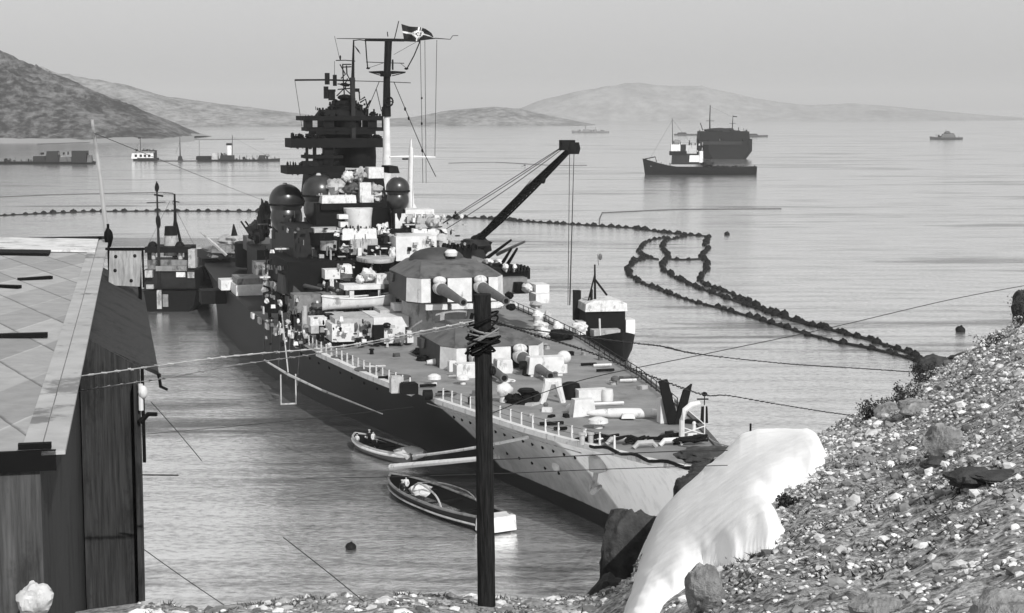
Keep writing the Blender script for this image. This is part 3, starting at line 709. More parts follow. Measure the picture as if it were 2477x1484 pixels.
for side in (1, -1):
    em = MB(); rings = []
    for k in range(121):
        s = (.6 + k * 41 / 120) if side > 0 else 9 + k * (235 - 9) / 120; b = lerp(s, HBD) * side; z = zd(s)
        rings.append([(b + side * .10, -s, z - .3), (b + side * .10, -s, z + .14), (b - side * .42, -s, z + .16), (b - side * .42, -s, z - .1)])
    em.loft(rings).build('deck_edge_strip' if side > 0 else 'deck_gutter', 'white' if side > 0 else 'midgrey', ship, ang=30)
em = MB(); rings = []
for k in range(60):
    s = 47 + k * 31 / 59; b = lerp(s, HBD); z = zd(s); rings.append([(b + .12, -s, z - .4), (b + .12, -s, z + .14), (b - .45, -s, z + .16), (b - .45, -s, z - .1)])
em.loft(rings).build('deck_edge_strip', 'white', ship, ang=30)
# second rubbing strake along the forward flare
em = MB(); rings = []
for k in range(40):
    s = 16 + k * .75; t = .86; x, y, z = hullpt(s, t, 1)
    rings.append([(x, y, z), (x + .10, y, z), (x + .10, y, z + .12), (x, y, z + .12)])
em.loft(rings).build('rubbing_strake', 'lightgrey', hull)
for s in [17.5 + k * 1.75 for k in range(14)] + [60 + k * 4 for k in range(8)]:
    x, y, z = hullpt(s, .78, 1); MB().ball((x, y, z), .12, .2, .22, 10, 6).build('porthole', 'black', hull)
for s in (22, 24.5, 27, 29.5, 32, 35):
    x, y, z = hullpt(s, .46, 1); MB().ball((x, y, z), .12, .2, .2, 10, 6).build('porthole', 'black', hull)
# bow anchor with hawse pipe, stains and anchor ropes
s_, b_, z_ = Sz(1430, 1125, 8.6)
x, y, z = hullpt(13.5, .80, 1)
MB().lathe((x + .2, y, z), [(.2, -.8), (.75, -.6), (.8, .5), (.3, .8)], 14, 1, 1).build('hawse_pipe', 'lightgrey', hull)
MB().tube([(x + .3, y, z - .3), (x + .6, y, z - 2.2)], .22, 8).tube([(x + .4, y - 1.2, z - 1.6), (x + .65, y, z - 2.3), (x + .4, y + 1.2, z - 1.6)], [.15, .3, .15], 8).build('anchor', 'lightgrey', hull)
x, y, z = hullpt(22, .55, 1); MB().ball((x, y, z), .3, .8, .5, 12, 8).build('fender', 'white', hull)

# railings
rs = []
for k in range(44):
    s = 12 + k * 1.95
    if 42.5 < s < 49: continue
    b = lerp(s, HBD) - .6; h = 1.15
    MB().box(b - .09, b + .09, -s - .09, -s + .09, zd(s), zd(s) + h, top=.6).build('stanchion', 'white', ship, smooth=False); rs.append((b, -s, zd(s)))
for seg in ([p for p in rs if -p[1] < 43], [p for p in rs if -p[1] > 43]):
    mb = MB()
    for h in (.5, 1.05): mb.tube([(p[0], p[1], p[2] + h) for p in seg], .022, 4)
    mb.build('rail_wire', 'midgrey', ship)
mb = MB(); pr = []
for k in range(36):
    s = 30 + k * 2.6; b = -lerp(s, HBD) + .6; mb.box(b - .04, b + .04, -s - .04, -s + .04, zd(s), zd(s) + 1.0); pr.append((b, -s, zd(s)))
mb.tube([(p[0], p[1], p[2] + .98) for p in pr], .05, 4); mb.tube([(p[0], p[1], p[2] + .5) for p in pr], .04, 4)
mb.build('port_railing', 'dark', ship)

# main turrets
def turret(s, z0, name='gun_turret', cover=True):
    t = empty(name, (0, -s, z0)); t.parent = ship
    def ring(z, hf, hm, hbk, yf, ym, yb, ybk):
        return [(-hf, yf, z), (hf, yf, z), (hm, ym, z), (hm, yb, z), (hbk, ybk, z), (-hbk, ybk, z), (-hm, yb, z), (-hm, ym, z)]
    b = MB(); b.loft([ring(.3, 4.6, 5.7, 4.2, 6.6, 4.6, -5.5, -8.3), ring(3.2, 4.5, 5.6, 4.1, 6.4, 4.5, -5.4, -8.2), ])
    b.build('gun_house', 'turretside_shade', t, ang=15)
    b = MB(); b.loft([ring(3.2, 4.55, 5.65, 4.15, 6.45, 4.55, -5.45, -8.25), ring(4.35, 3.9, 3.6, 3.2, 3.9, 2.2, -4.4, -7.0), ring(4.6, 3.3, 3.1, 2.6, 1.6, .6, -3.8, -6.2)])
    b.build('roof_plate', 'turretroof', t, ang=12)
    # bright face plates between and beside the guns
    for x0, x1 in ((-4.5, -3.42), (-1.42, 1.42), (3.42, 4.5)):
        MB().box(x0, x1, 6.42, 6.75, .45, 3.15).build('face_plate', 'white', t, smooth=False)
    for sd in (-1, 1):
        MB().add([(sd * 4.52, 6.75, .45), (sd * 5.8, 4.55, .45), (sd * 5.7, 4.5, 3.15), (sd * 4.52, 6.75, 3.15), (sd * 4.3, 6.4, .45), (sd * 5.5, 4.4, .45), (sd * 5.5, 4.4, 3.15), (sd * 4.3, 6.4, 3.15)],
                 [(0, 1, 2, 3), (4, 7, 6, 5), (0, 4, 5, 1), (2, 6, 7, 3), (1, 5, 6, 2), (0, 3, 7, 4)]).build('corner_plate', 'white', t, smooth=False)
        MB().box(sd * 2.4 - 1.0, sd * 2.4 + 1.0, 6.3, 6.62, .4, 3.1).build('embrasure', 'black', t, smooth=False)
        MB().ball((sd * 2.4, 6.9, 2.95), .78, .75, .5, 14, 9).build('blast_bag', 'canvas', t)
        g = MB(); g.tube([(sd * 2.4, 6.2, 2.1), (sd * 2.4, 8.6, 2.06), (sd * 2.4, 9.2, 2.03), (sd * 2.4, 13, 1.85), (sd * 2.4, 16.9, 1.66), (sd * 2.4, 17.2, 1.65), (sd * 2.4, 17.6, 1.64)], [.72, .66, .60, .5, .38, .44, .42], 18)
        gb = g.build('gun_barrel', 'barrel', t)
        MB().tube([(sd * 2.4, 6.5, 2.12), (sd * 2.4, 8.0, 2.09)], [.80, .72], 16).build('barrel_sleeve', 'canvas', t)
        MB().tube([(sd * 2.4, 17.58, 1.64), (sd * 2.4, 17.63, 1.64)], .27, 12).build('muzzle_plug', 'black', t)
        MB().box(sd * 5.6 - .5, sd * 5.6 + .5, -4.6, -2.6, 2.0, 3.0).build('rangefinder_hood', 'turretside_shade', t, smooth=False)
    MB().lathe((0, 0, -.35), [(5.05, 0), (5.05, .64)], 36).build('roller_ring', 'black', t)
    for k in range(3): MB().box(-4.4 + k * 3.0, -1.9 + k * 3.0, 6.8, 7.3, -.35, .25).build('float_pack', 'white', t, smooth=False)
    return t
sA = Sb(1204, 860, 0)[0] + 6.7; sB = Sb(1112, 700, 0)[0] + 6.7
zA = Ss(1090, 908, sA - 6.7)[2]; zB = Ss(1000, 735, sB - 6.7)[2]
TA = turret(sA, zA - .4); TB = turret(sB, zB - .4)
print('anton', sA, zA, 'bruno', sB, zB)
MB().lathe((0, -sA, zd(sA) - .5), [(5.2, 0), (5.2, zA - zd(sA) + .2)], 40).build('barbette', 'midgrey', ship)
MB().lathe((0, -sB, zd(sB) - .5), [(5.2, 0), (5.2, zB - zd(sB) + .2)], 40).build('barbette', 'lightgrey', ship)
MB().ball((.2, 5.0 - 9.6 + 1.0, 4.4), 3.4, 2.4, 1.5, 22, 10, z0=0).build('roof_dome', 'turretside_shade', TB)
MB().lathe((-1.0, -1.2, 5.2), [(.7, -.2), (.8, .25), (.5, .55)], 14).build('roof_stub', 'white', TB)  # small white stub by the roof dome

# boxes read off the photograph on a plane s; each gets a real depth aft
def cc(k):
    ox, oy, sc = {2: (1000, 50, 2.473), 3: (950, 550, 2.12), 5: (700, 900, 2.064), 6: (1500, 1000, 2.064), 4: (0, 650, 1.855)}[k]
    return lambda x, y: ((ox + x / sc) / 1.5357, (oy + y / sc) / 1.5357)
def sbox(k, x0, y0, x1, y1, s, dp, material, name, parent=ship, top=1.0, zmin=None, shape='box', rz=0):
    f = cc(k); _, ba, za = Ss(*f(x0, y0), s); _, bb, zb = Ss(*f(x1, y1), s)
    lo, hi = min(ba, bb), max(ba, bb); z0, z1 = min(za, zb), max(za, zb)
    if zmin is not None: z0 = zmin
    jx = R.uniform(-.004, .004)
    if shape == 'box':
        mb = MB().box(lo + jx, hi + jx, -s - dp, -s, z0, z1 + jx, top=top)
    elif shape == 'cyl':
        mb = MB().lathe(((lo + hi) / 2, -s - dp / 2, z0), [((hi - lo) / 2, 0), ((hi - lo) / 2 * 1.02, (z1 - z0) * .5), ((hi - lo) / 2 * top, z1 - z0)], 24, 1, dp / (hi - lo))
    elif shape == 'ball':
        mb = MB().ball(((lo + hi) / 2, -s - dp / 2, (z0 + z1) / 2), (hi - lo) / 2, dp / 2, (z1 - z0) / 2, 20, 12, .12)
    elif shape == 'lump':
        mb = MB().ball(((lo + hi) / 2, -s - dp / 2, (z0 + z1) / 2), (hi - lo) / 2 * 1.08, dp / 2, (z1 - z0) / 2 * 1.08, 18, 10, .6)
    return mb.build(name, material, parent, smooth=shape != 'box' or False)
ST = 118.0
# tower
tower = empty('bridge_tower', (0, 0, 0)); tower.parent = ship
def tb(x0, y0, x1, y1, name, mt='black', s=ST, dp=5, **k): return sbox(2, x0, y0, x1, y1, s, dp, mt, name, tower, **k)
tb(320, 945, 1048, 985, 'foretop_platform', dp=7, s=ST - 1)
tb(335, 985, 400, 1052, 'foretop_screen', s=ST - .7, dp=2); tb(500, 985, 598, 1052, 'foretop_screen', s=ST - .7, dp=5); tb(632, 985, 880, 1052, 'foretop_cabin', s=ST - .7, dp=6, shape='cyl'); tb(905, 985, 990, 1052, 'foretop_screen', s=ST - .7, dp=4)
tb(1040, 985, 1050, 1052, 'foretop_post', dp=.4)
tb(360, 1050, 1050, 1082, 'lower_platform', s=ST - .5, dp=6)
tb(470, 885, 885, 945, 'director_base', s=ST, dp=5, top=.8); tb(565, 835, 870, 890, 'director_house', s=ST + .3, dp=4.5, top=.75, shape='cyl')
tb(604, 800, 806, 845, 'rangefinder_arm', s=ST + 1, dp=1.8); tb(650, 745, 788, 803, 'rangefinder_cupola', s=ST + .6, dp=3, shape='ball')
tb(500, 1082, 1000, 1235, 'tower_trunk', s=ST + .4, dp=9, shape='cyl'); tb(430, 1080, 980, 1112, 'tower_flare', s=ST - .4, dp=6)
tb(205, 1152, 1045, 1232, 'gun_gallery', s=ST - 1.4, dp=6)
for x0, y0, x1, y1 in ((208, 1102, 236, 1155), (268, 1108, 310, 1155), (345, 1104, 432, 1155), (470, 1130, 520, 1160), (966, 1120, 1040, 1160)): tb(x0, y0, x1, y1, 'gallery_gun_shield', s=ST - 1, dp=1.6, shape='lump')
tb(660, 1232, 1042, 1420, 'tower_base', s=ST - .2, dp=11, shape='cyl')
for x0, x1 in ((345, 362), (412, 436), (500, 592)): tb(x0, 1232, x1, 1412, 'gallery_leg', s=ST - 1, dp=1.2)
tb(345, 1308, 680, 1335, 'mid_platform', s=ST - 1.2, dp=5); tb(440, 1335, 500, 1412, 'signal_house', s=ST - .8, dp=2); tb(545, 1335, 562, 1412, 'gallery_leg', s=ST - 1, dp=1); tb(600, 1335, 640, 1370, 'signal_house', s=ST - .8, dp=2)
tb(300, 1362, 470, 1415, 'wing_screen', s=ST - 1.6, dp=3, top=.7)
tb(165, 1408, 700, 1475, 'bridge_wing', s=ST - 2.2, dp=6); tb(1100, 1408, 1200, 1470, 'bridge_wing', s=ST - 2.2, dp=6, top=.8)
# radar mattresses on the tower
for x0, y0, x1, y1 in ((515, 548, 556, 655), (590, 565, 622, 668), (505, 672, 545, 785), (548, 700, 606, 800)): tb(x0, y0, x1, y1, 'signal_lamp_box', s=ST + 1, dp=.5)
tb(545, 700, 610, 720, 'lamp_bracket', s=ST + .9, dp=.3)
def sline(k, pts, s, r, material, name, parent, n=6):
    f = cc(k); P = []
    ssq = s if isinstance(s, (list, tuple)) else [s] * len(pts)
    for (x, y), s1 in zip(pts, ssq):
        a, b, z = Ss(*f(x, y), s1); P.append((b, -a, z))
    return MB().tube(P, r, n).build(name, material, parent)
sline(2, [(768, 940), (768, 600), (776, 245)], ST + 2.5, [.30, .24, .10], 'black', 'topmast', tower, 8)
tb(752, 590, 795, 1180, 'mast_trunk', mt='dark', s=ST - .6, dp=.9)
sline(2, [(235, 614), (520, 612), (790, 620)], ST + 2, [.14, .13, .13], 'black', 'signal_yard', tower)
sline(2, [(612, 434), (700, 432), (790, 440)], ST + 2, .07, 'black', 'upper_yard', tower)
sline(2, [(782, 250), (830, 244), (885, 252)], ST + 3, .07, 'black', 'mast_head_spar', tower)
for pts in ([(675, 470), (680, 600), (690, 745)], [(710, 480), (714, 560), (740, 610)], [(660, 600), (700, 560), (650, 470)], [(620, 760), (690, 690), (750, 745)], [(628, 650), (750, 655)], [(630, 700), (750, 690)], [(672, 470), (755, 470)], [(680, 495), (755, 492)], [(700, 700), (700, 640), (720, 600)]):
    sline(2, pts, ST + 2, .09, 'black', 'lattice_strut', tower)
sline(2, [(235, 614), (300, 1040)], [ST + 2, ST - 1], .035, 'black', 'halyard', tower); sline(2, [(600, 210), (650, 430)], ST + 2, .03, 'black', 'halyard', tower)
sline(2, [(600, 440), (600, 610)], ST + 2, .03, 'black', 'halyard', tower)
tb(648, 385, 664, 430, 'wind_vane', s=ST + 2, dp=.4, shape='ball'); tb(790, 690, 830, 722, 'lookout_box', s=ST + 1, dp=1.2)
tb(664, 640, 740, 668, 'searchlight', s=ST + 1, dp=1, shape='lump')
for pts in ([(826, 720), (832, 800), (880, 770)], [(835, 820), (885, 790), (905, 870)], [(880, 890), (930, 800)], [(790, 830), (860, 850)], [(905, 945), (905, 880)], [(965, 945), (962, 880)], [(930, 940), (1000, 925)]):
    sline(2, pts, ST + 1.5, .12, 'black', 'aerial_outrigger', tower)
tb(800, 840, 870, 945, 'aft_lookout', s=ST + 3, dp=2, top=.7); tb(880, 870, 912, 945, 'aft_lookout', s=ST + 3, dp=2, top=.6); tb(935, 905, 990, 945, 'gallery_gun_shield', s=ST + 3, dp=2, shape='lump')
sline(2, [(785, 300), (815, 340), (838, 375)], ST + 2.5, [.03, .12, .02], 'black', 'pennant_stick', tower)
tb(470, 895, 520, 945, 'gallery_gun_shield', s=ST - .8, dp=2, shape='lump')

# mainmast
SM = 132.0
mast = empty('mainmast', (0, 0, 0)); mast.parent = ship
sline(2, [(1080, 950), (1080, 620), (1095, 255)], SM, [.62, .50, .55], 'black', 'upper_pole', mast, 10)
sline(2, [(1060, 1620), (1080, 1484), (1080, 950)], SM, [.75, .68, .42], 'white', 'lower_pole', mast, 12)
sline(2, [(620, 232), (880, 235), (1150, 240)], SM, [.05, .08, .14], 'black', 'top_yard', mast); sline(2, [(1150, 240), (1385, 245), (1530, 230), (1665, 240)], SM, [.14, .12, .08, .05], 'black', 'top_yard', mast)
sline(2, [(880, 248), (1240, 252)], SM - .2, .16, 'black', 'top_spreader', mast); sline(2, [(1240, 252), (1390, 258)], SM - .2, .12, 'black', 'top_spreader', mast)
sline(2, [(890, 448), (1060, 455), (1240, 460)], SM, .06, 'black', 'middle_yard', mast)
sline(2, [(915, 538), (1045, 545)], SM, [.06, .3], 'black', 'crows_nest_arm', mast); sline(2, [(1255, 540), (1125, 545)], SM, [.06, .3], 'black', 'crows_nest_arm', mast)
sline(2, [(920, 540), (1040, 575)], SM, .08, 'black', 'crows_nest_brace', mast); sline(2, [(1250, 545), (1130, 575)], SM, .08, 'black', 'crows_nest_brace', mast)
sbox(2, 1038, 530, 1135, 580, SM - 1, 2.4, 'black', 'crows_nest', mast, shape='cyl')
sline(2, [(790, 622), (1010, 627), (1300, 640)], SM, .06, 'black', 'lower_yard', mast)
sline(2, [(885, 255), (895, 400), (905, 510)], SM, .09, 'black', 'antenna_frame', mast); sline(2, [(1385, 260), (1330, 390), (1265, 510)], SM, .09, 'black', 'antenna_frame', mast)
sline(2, [(905, 505), (1055, 455)], SM, .035, 'black', 'antenna_frame', mast); sline(2, [(1265, 508), (1200, 455)], SM, .035, 'black', 'antenna_frame', mast); sline(2, [(1350, 265), (1145, 380)], SM, .03, 'black', 'antenna_frame', mast)
sbox(2, 895, 495, 930, 515, SM, .5, 'black', 'yard_lamp', mast, shape='ball'); sbox(2, 1245, 498, 1282, 520, SM, .5, 'black', 'yard_lamp', mast, shape='ball')
sline(2, [(1085, 170), (1090, 215)], SM, .07, 'black', 'vane_stick', mast); sline(2, [(1665, 238), (1685, 207), (1735, 205)], SM, .05, 'black', 'wind_vane', mast)
f2 = cc(2); P = []
for j in range(25):
    a = 2 * pi * j / 24; q = Ss(*f2(1098 + 38 * cos(a), 812 + 42 * sin(a)), SM - .7); P.append((q[1], -q[0], q[2]))
MB().tube(P, .14, 6, False).build('direction_finder_ring', 'black', mast)
sline(2, [(1060, 812), (1136, 812)], SM - .7, .08, 'black', 'ring_bar', mast); sline(2, [(1098, 770), (1098, 856)], SM - .7, .08, 'black', 'ring_bar', mast)
sbox(2, 1045, 860, 1100, 950, SM - .6, 1.6, 'black', 'mast_collar', mast, shape='cyl'); sbox(2, 1130, 425, 1143, 520, SM, .3, 'black', 'ladder', mast)
sline(2, [(1150, 240), (1190, 72)], SM, .07, 'black', 'flag_gaff', mast)
for pts, ss in (([(1145, 630), (1250, 880), (1300, 1000), (1410, 1260), (1530, 1500)], [SM, SM - 4, SM - 7, SM - 12, SM - 18]), ([(1010, 630), (905, 880)], [SM, SM - 4]), ([(985, 700), (1030, 900)], [SM, SM - 3])):
    sline(2, pts, ss, .055, 'black', 'stay', mast, 5)
for x, y in ((1252, 880), (1285, 965), (1410, 1262)): sbox(2, x - 9, y - 18, x + 9, y + 18, SM - 6, .5, 'black', 'turnbuckle', mast, shape='ball')
for a, b, c, d in ((1388, 265, 1412, 1560), (1430, 250, 1442, 1560), (1540, 245, 1522, 1320), (1188, 80, 1150, 235)): sline(2, [(a, b), (c, d)], SM, .04, 'black', 'halyard', mast, 5)
for y0, y1 in ((770, 790), (1000, 1030)): sbox(2, 1395, y0, 1412, y1, SM, .3, 'black', 'halyard_block', mast, shape='ball')
# white cross pole abaft the bridge
sline(2, [(1302, 1155), (1302, 1320), (1305, 1484)], SM - 8, [.12, .30, .36], 'white', 'derrick_post', mast, 10)
sline(3, [(1226, 0), (1218, 300), (1222, 440), (1230, 500)], SM - 8, [.36, .42, .5, .95], 'white', 'derrick_post', mast, 12)
sline(2, [(1105, 1322), (1300, 1318), (1525, 1325)], SM - 8, [.16, .2, .16], 'white', 'derrick_yard', mast)
sline(3, [(1155, 88), (1200, 88)], SM - 8, .14, 'black', 'yard_block', mast)

# upper works: read from the photograph, front to back
def ub(x0, y0, x1, y1, s, dp, mt, name, **k): return sbox(3, x0, y0, x1, y1, s, dp, mt, name, ship, **k)
# big dark masses first
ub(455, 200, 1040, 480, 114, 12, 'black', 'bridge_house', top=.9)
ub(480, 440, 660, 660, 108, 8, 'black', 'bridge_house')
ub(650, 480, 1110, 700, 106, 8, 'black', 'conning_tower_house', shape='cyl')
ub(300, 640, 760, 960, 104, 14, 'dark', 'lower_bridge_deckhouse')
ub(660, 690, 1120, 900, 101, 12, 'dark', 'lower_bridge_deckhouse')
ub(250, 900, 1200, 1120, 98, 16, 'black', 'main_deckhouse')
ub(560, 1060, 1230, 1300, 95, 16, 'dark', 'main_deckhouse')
# domes
for (x, y, r, s, nm) in ((240, 415, 134, 122, ''), (505, 345, 138, 112, ''), (1118, 320, 92, 106.8, '')):
    sc = 2.12 * 1.5357; f3 = cc(3); q = Ss(*f3(x, y), s); q2 = Ss(*f3(x + r, y), s); rr = abs(q2[1] - q[1])
    d = empty('director_dome', (q[1], -q[0], q[2])); d.parent = ship
    MB().ball((0, 0, 0), rr, rr, rr * .98, 30, 18).build('dome_shell', 'dome', d)
    MB().lathe((0, 0, -rr * .22), [(rr * 1.02, -.12), (rr * 1.04, 0), (rr * 1.02, .12)], 30).build('dome_ring', 'black', d)
    MB().ball((0, 0, -rr * .95), rr * .93, rr * .93, rr * 1.0, 28, 16).build('dome_pedestal', 'dome', d); MB().lathe((0, 0, -rr * 2.6), [(rr * .45, -1.5), (rr * .6, rr * 1.1)], 20).build('dome_foot', 'dark', d)
    MB().lathe((rr * .1, rr * .2, rr * .93), [(rr * .16, 0), (rr * .1, rr * .12)], 14).build('dome_cap', 'lightgrey', d)
ub(150, 470, 370, 720, 121, 5, 'dark', 'dome_support', shape='cyl', top=.9)
ub(190, 680, 460, 980, 118, 8, 'dark', 'funnel_deckhouse')
ub(1050, 380, 1190, 500, 114, 5, 'dark', 'dome_support', shape='cyl')
for x0, y0, x1, y1, mt, shp in ((570, 245, 700, 372, 'lightgrey', 'lump'), (695, 192, 778, 275, 'canvas', 'lump'), (780, 165, 880, 260, 'lightgrey', 'lump'), (890, 155, 1010, 240, 'canvas', 'box'),
        (820, 275, 910, 430, 'canvas', 'box'), (700, 285, 820, 375, 'midgrey', 'lump'), (905, 290, 1000, 380, 'lightgrey', 'lump'), (930, 350, 1000, 430, 'canvas', 'lump')):
    ub(x0, y0, x1, y1, 108.8, 2.5, mt, 'canvas_screen', shape=shp)
ub(520, 378, 795, 440, 107.6, 2.5, 'canvas', 'bridge_screen', shape='box', top=.96); ub(832, 372, 930, 440, 108.5, 2.5, 'canvas', 'bridge_screen')
ub(515, 440, 1010, 482, 107.5, 5, 'black', 'bridge_platform')
ub(728, 482, 932, 640, 104.5, 4, 'white', 'conning_tower', shape='cyl', top=1.12)
ub(655, 528, 730, 560, 104, 1.5, 'white', 'bridge_screen'); ub(668, 585, 730, 625, 104, 1.5, 'white', 'bridge_locker')
ub(462, 636, 660, 672, 103, 3, 'lightgrey', 'searchlight_platform'); ub(440, 672, 655, 760, 102.6, 4, 'black', 'gun_tub', shape='cyl', top=1.1); ub(520, 738, 658, 808, 101.8, 2.4, 'lightgrey', 'gun_tub_shield', shape='cyl', top=1.05)
ub(680, 642, 955, 722, 100, 2.4, 'white', 'bridge_wing_screen', top=.97); ub(748, 720, 962, 838, 99.8, 2, 'lightgrey', 'bridge_front'); ub(960, 600, 1060, 700, 101, 2, 'white', 'life_raft', shape='lump')
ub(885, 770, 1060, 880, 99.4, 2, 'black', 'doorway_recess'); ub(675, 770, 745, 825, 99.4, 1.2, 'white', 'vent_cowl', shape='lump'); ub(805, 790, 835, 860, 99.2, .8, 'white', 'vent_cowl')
ub(1098, 518, 1180, 642, 106, 3, 'white', 'bridge_screen'); ub(1180, 488, 1405, 522, 106, 4, 'white', 'bridge_platform'); ub(1190, 530, 1352, 602, 106, 2, 'lightgrey', 'signal_locker', shape='box'); ub(1355, 548, 1482, 642, 104.5, 3, 'lightgrey', 'searchlight', shape='ball')
ub(1350, 642, 1512, 722, 103, 3, 'white', 'wing_screen', top=.9); ub(1180, 602, 1260, 692, 103.5, 2, 'black', 'doorway_recess'); ub(1040, 645, 1385, 694, 103.2, 2, 'black', 'gallery_shade'); ub(1235, 640, 1350, 690, 102.8, .8, 'white', 'signal_locker')  # black block stands in for the shade of the gallery
ub(1104, 700, 1425, 884, 97, 6, 'white', 'forward_deckhouse'); ub(1062, 790, 1102, 872, 96.6, 1.2, 'white', 'life_raft', shape='lump'); ub(1415, 700, 1560, 800, 98, 3, 'lightgrey', 'wing_locker', shape='lump')
ub(850, 884, 1135, 908, 93, 8, 'lightgrey', 'platform_rim', shape='cyl')
ub(1485, 745, 1600, 872, 97, 3, 'black', 'winch_house', shape='lump'); ub(1560, 790, 1700, 872, 97.5, 3, 'black', 'winch_house'); ub(1490, 815, 1502, 850, 96, .5, 'white', 'davit')
# starboard side jumble
ub(0, 905, 150, 1000, 128, 4, 'grey', 'boat_deck_frame'); ub(70, 935, 300, 955, 112, 3, 'lightgrey', 'boat_deck_rail'); ub(60, 950, 100, 1040, 112, 1, 'lightgrey', 'boat_deck_rail'); ub(265, 905, 310, 1000, 111, 1, 'white', 'boat_deck_rail', top=.6)
ub(100, 955, 270, 1040, 114, 4, 'midgrey', 'boat_deck_frame'); ub(285, 740, 470, 960, 107, 5, 'dark', 'funnel_casing', top=.9)
ub(545, 962, 665, 1032, 95, 2.4, 'white', 'ammunition_locker'); ub(660, 925, 762, 992, 95.5, 2.2, 'white', 'ammunition_locker', shape='box', top=.9); ub(585, 1030, 616, 1096, 94.8, .8, 'white', 'locker_leg'); ub(665, 992, 760, 1060, 94.9, 1.2, 'midgrey', 'life_raft', shape='lump')
ub(860, 965, 960, 1052, 90, 3, 'white', 'canvas_gun_cover', shape='lump'); ub(950, 1002, 1048, 1072, 90, 2.4, 'canvas', 'canvas_gun_cover', shape='box', top=.85); ub(805, 1018, 860, 1072, 90, 2, 'white', 'canvas_gun_cover', shape='lump')
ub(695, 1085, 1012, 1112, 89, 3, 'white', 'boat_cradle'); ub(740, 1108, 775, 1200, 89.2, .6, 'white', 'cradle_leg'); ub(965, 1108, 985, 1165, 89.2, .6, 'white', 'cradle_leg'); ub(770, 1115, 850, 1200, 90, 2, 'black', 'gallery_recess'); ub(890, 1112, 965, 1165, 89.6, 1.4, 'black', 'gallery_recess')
ub(65, 1060, 130, 1152, 112, 2, 'white', 'ammunition_locker', shape='lump'); ub(140, 1050, 240, 1140, 111, 3, 'white', 'ammunition_locker', top=.9)
# the white and grey casemate walls along the starboard waist
ub(980, 1280, 1205, 1352, 84, 4, 'lightgrey', 'casemate_top'); ub(1090, 1230, 1210, 1282, 83.5, 2, 'white', 'float_pack')
for x0, y0, x1, y1, mt, s in ((1100, 632, 1272, 762, 'white', 80), (1125, 590, 1270, 634, 'lightgrey', 80.3), (1270, 590, 1425, 730, 'lightgrey', 80.4), (1420, 580, 1690, 650, 'white', 80.2), (1500, 650, 1662, 772, 'white', 80.1), (1678, 682, 1775, 770, 'white', 80)):
    sbox(5, x0, y0, x1, y1, s, 7, mt, 'casemate_wall', ship)
for x0, y0, x1, y1 in ((1272, 618, 1302, 680), (1355, 610, 1400, 660), (1345, 665, 1385, 700)): sbox(5, x0, y0, x1, y1, 79.9, .3, 'midgrey', 'casemate_port', ship, shape='ball')
sbox(5, 1420, 640, 1500, 755, 79.6, 1, 'black', 'casemate_door', ship); sbox(5, 1495, 622, 1560, 662, 79.4, .8, 'black', 'ventilator', ship, shape='ball')
sbox(5, 1590, 700, 1665, 780, 79.2, 1, 'grey', 'wash_deck_locker', ship, shape='lump')
for x0, y0, x1, y1, mt in ((935, 580, 1065, 640, 'canvas'), (940, 640, 1000, 700, 'lightgrey'), (1000, 650, 1040, 760, 'black'), (1065, 640, 1098, 760, 'black'), (1060, 560, 1120, 625, 'black')): sbox(5, x0, y0, x1, y1, 84, 2, mt, 'awning_rack', ship)
# secondary turrets on the starboard side
def small_turret(k, x, y, s, sc, aimz, name='secondary_turret', mt='turretside_shade'):
    q = Ss(*cc(k)(x, y), s); t = empty(name, (q[1], -q[0], q[2] - 1.2), aimz); t.parent = ship
    b = MB(); b.loft([[(-2.6 * sc, 3 * sc, 0), (2.6 * sc, 3 * sc, 0), (3 * sc, 0, 0), (2.4 * sc, -3.2 * sc, 0), (-2.4 * sc, -3.2 * sc, 0), (-3 * sc, 0, 0)],
        [(-2.2 * sc, 2.4 * sc, 2.3 * sc), (2.2 * sc, 2.4 * sc, 2.3 * sc), (2.6 * sc, 0, 2.4 * sc), (2.1 * sc, -3 * sc, 2.4 * sc), (-2.1 * sc, -3 * sc, 2.4 * sc), (-2.6 * sc, 0, 2.4 * sc)]]); b.build('gun_house', mt, t, ang=15)
    for sd in (-1, 1): MB().tube([(sd * .9 * sc, 2.4 * sc, 1.2 * sc), (sd * .9 * sc, 8.2 * sc, 1.3 * sc)], [.3 * sc, .16 * sc], 10).build('gun_barrel', 'barrel', t)
    return t
small_turret(3, 365, 1065, 101, .95, .25)
sbox(3, 228, 1118, 462, 1160, 98.5, 5, 'white', 'turret_rim', ship, shape='cyl', top=1.03); sbox(3, 250, 1158, 440, 1240, 99, 5, 'grey', 'turret_barbette', ship, shape='cyl')
ub(75, 1158, 268, 1300, 101, 4, 'black', 'gun_tub', shape='cyl'); ub(475, 1030, 540, 1110, 99, 1.6, 'white', 'vent_cowl', shape='lump')
ub(300, 1160, 640, 1290, 93, 3, 'grey', 'waist_bulkhead'); ub(440, 1230, 640, 1300, 91, 2, 'midgrey', 'waist_locker', shape='lump')
# white pair of deck houses aft on the starboard side
sbox(5, 365, 335, 590, 458, 140, 6, 'white', 'aft_turret_face', ship); sbox(5, 375, 282, 680, 336, 141, 7, 'grey', 'aft_turret_roof', ship); sbox(5, 250, 295, 362, 368, 146, 4, 'white', 'aft_locker', ship)
sbox(5, 650, 300, 748, 372, 128, 4, 'white', 'waist_screen', ship); sbox(5, 590, 340, 650, 450, 134, 3, 'lightgrey', 'waist_screen', ship)
sbox(5, 590, 412, 770, 520, 124, 4, 'black', 'gun_tub', ship, shape='cyl'); sbox(5, 100, 375, 362, 470, 150, 4, 'black', 'quarterdeck_bulwark', ship)
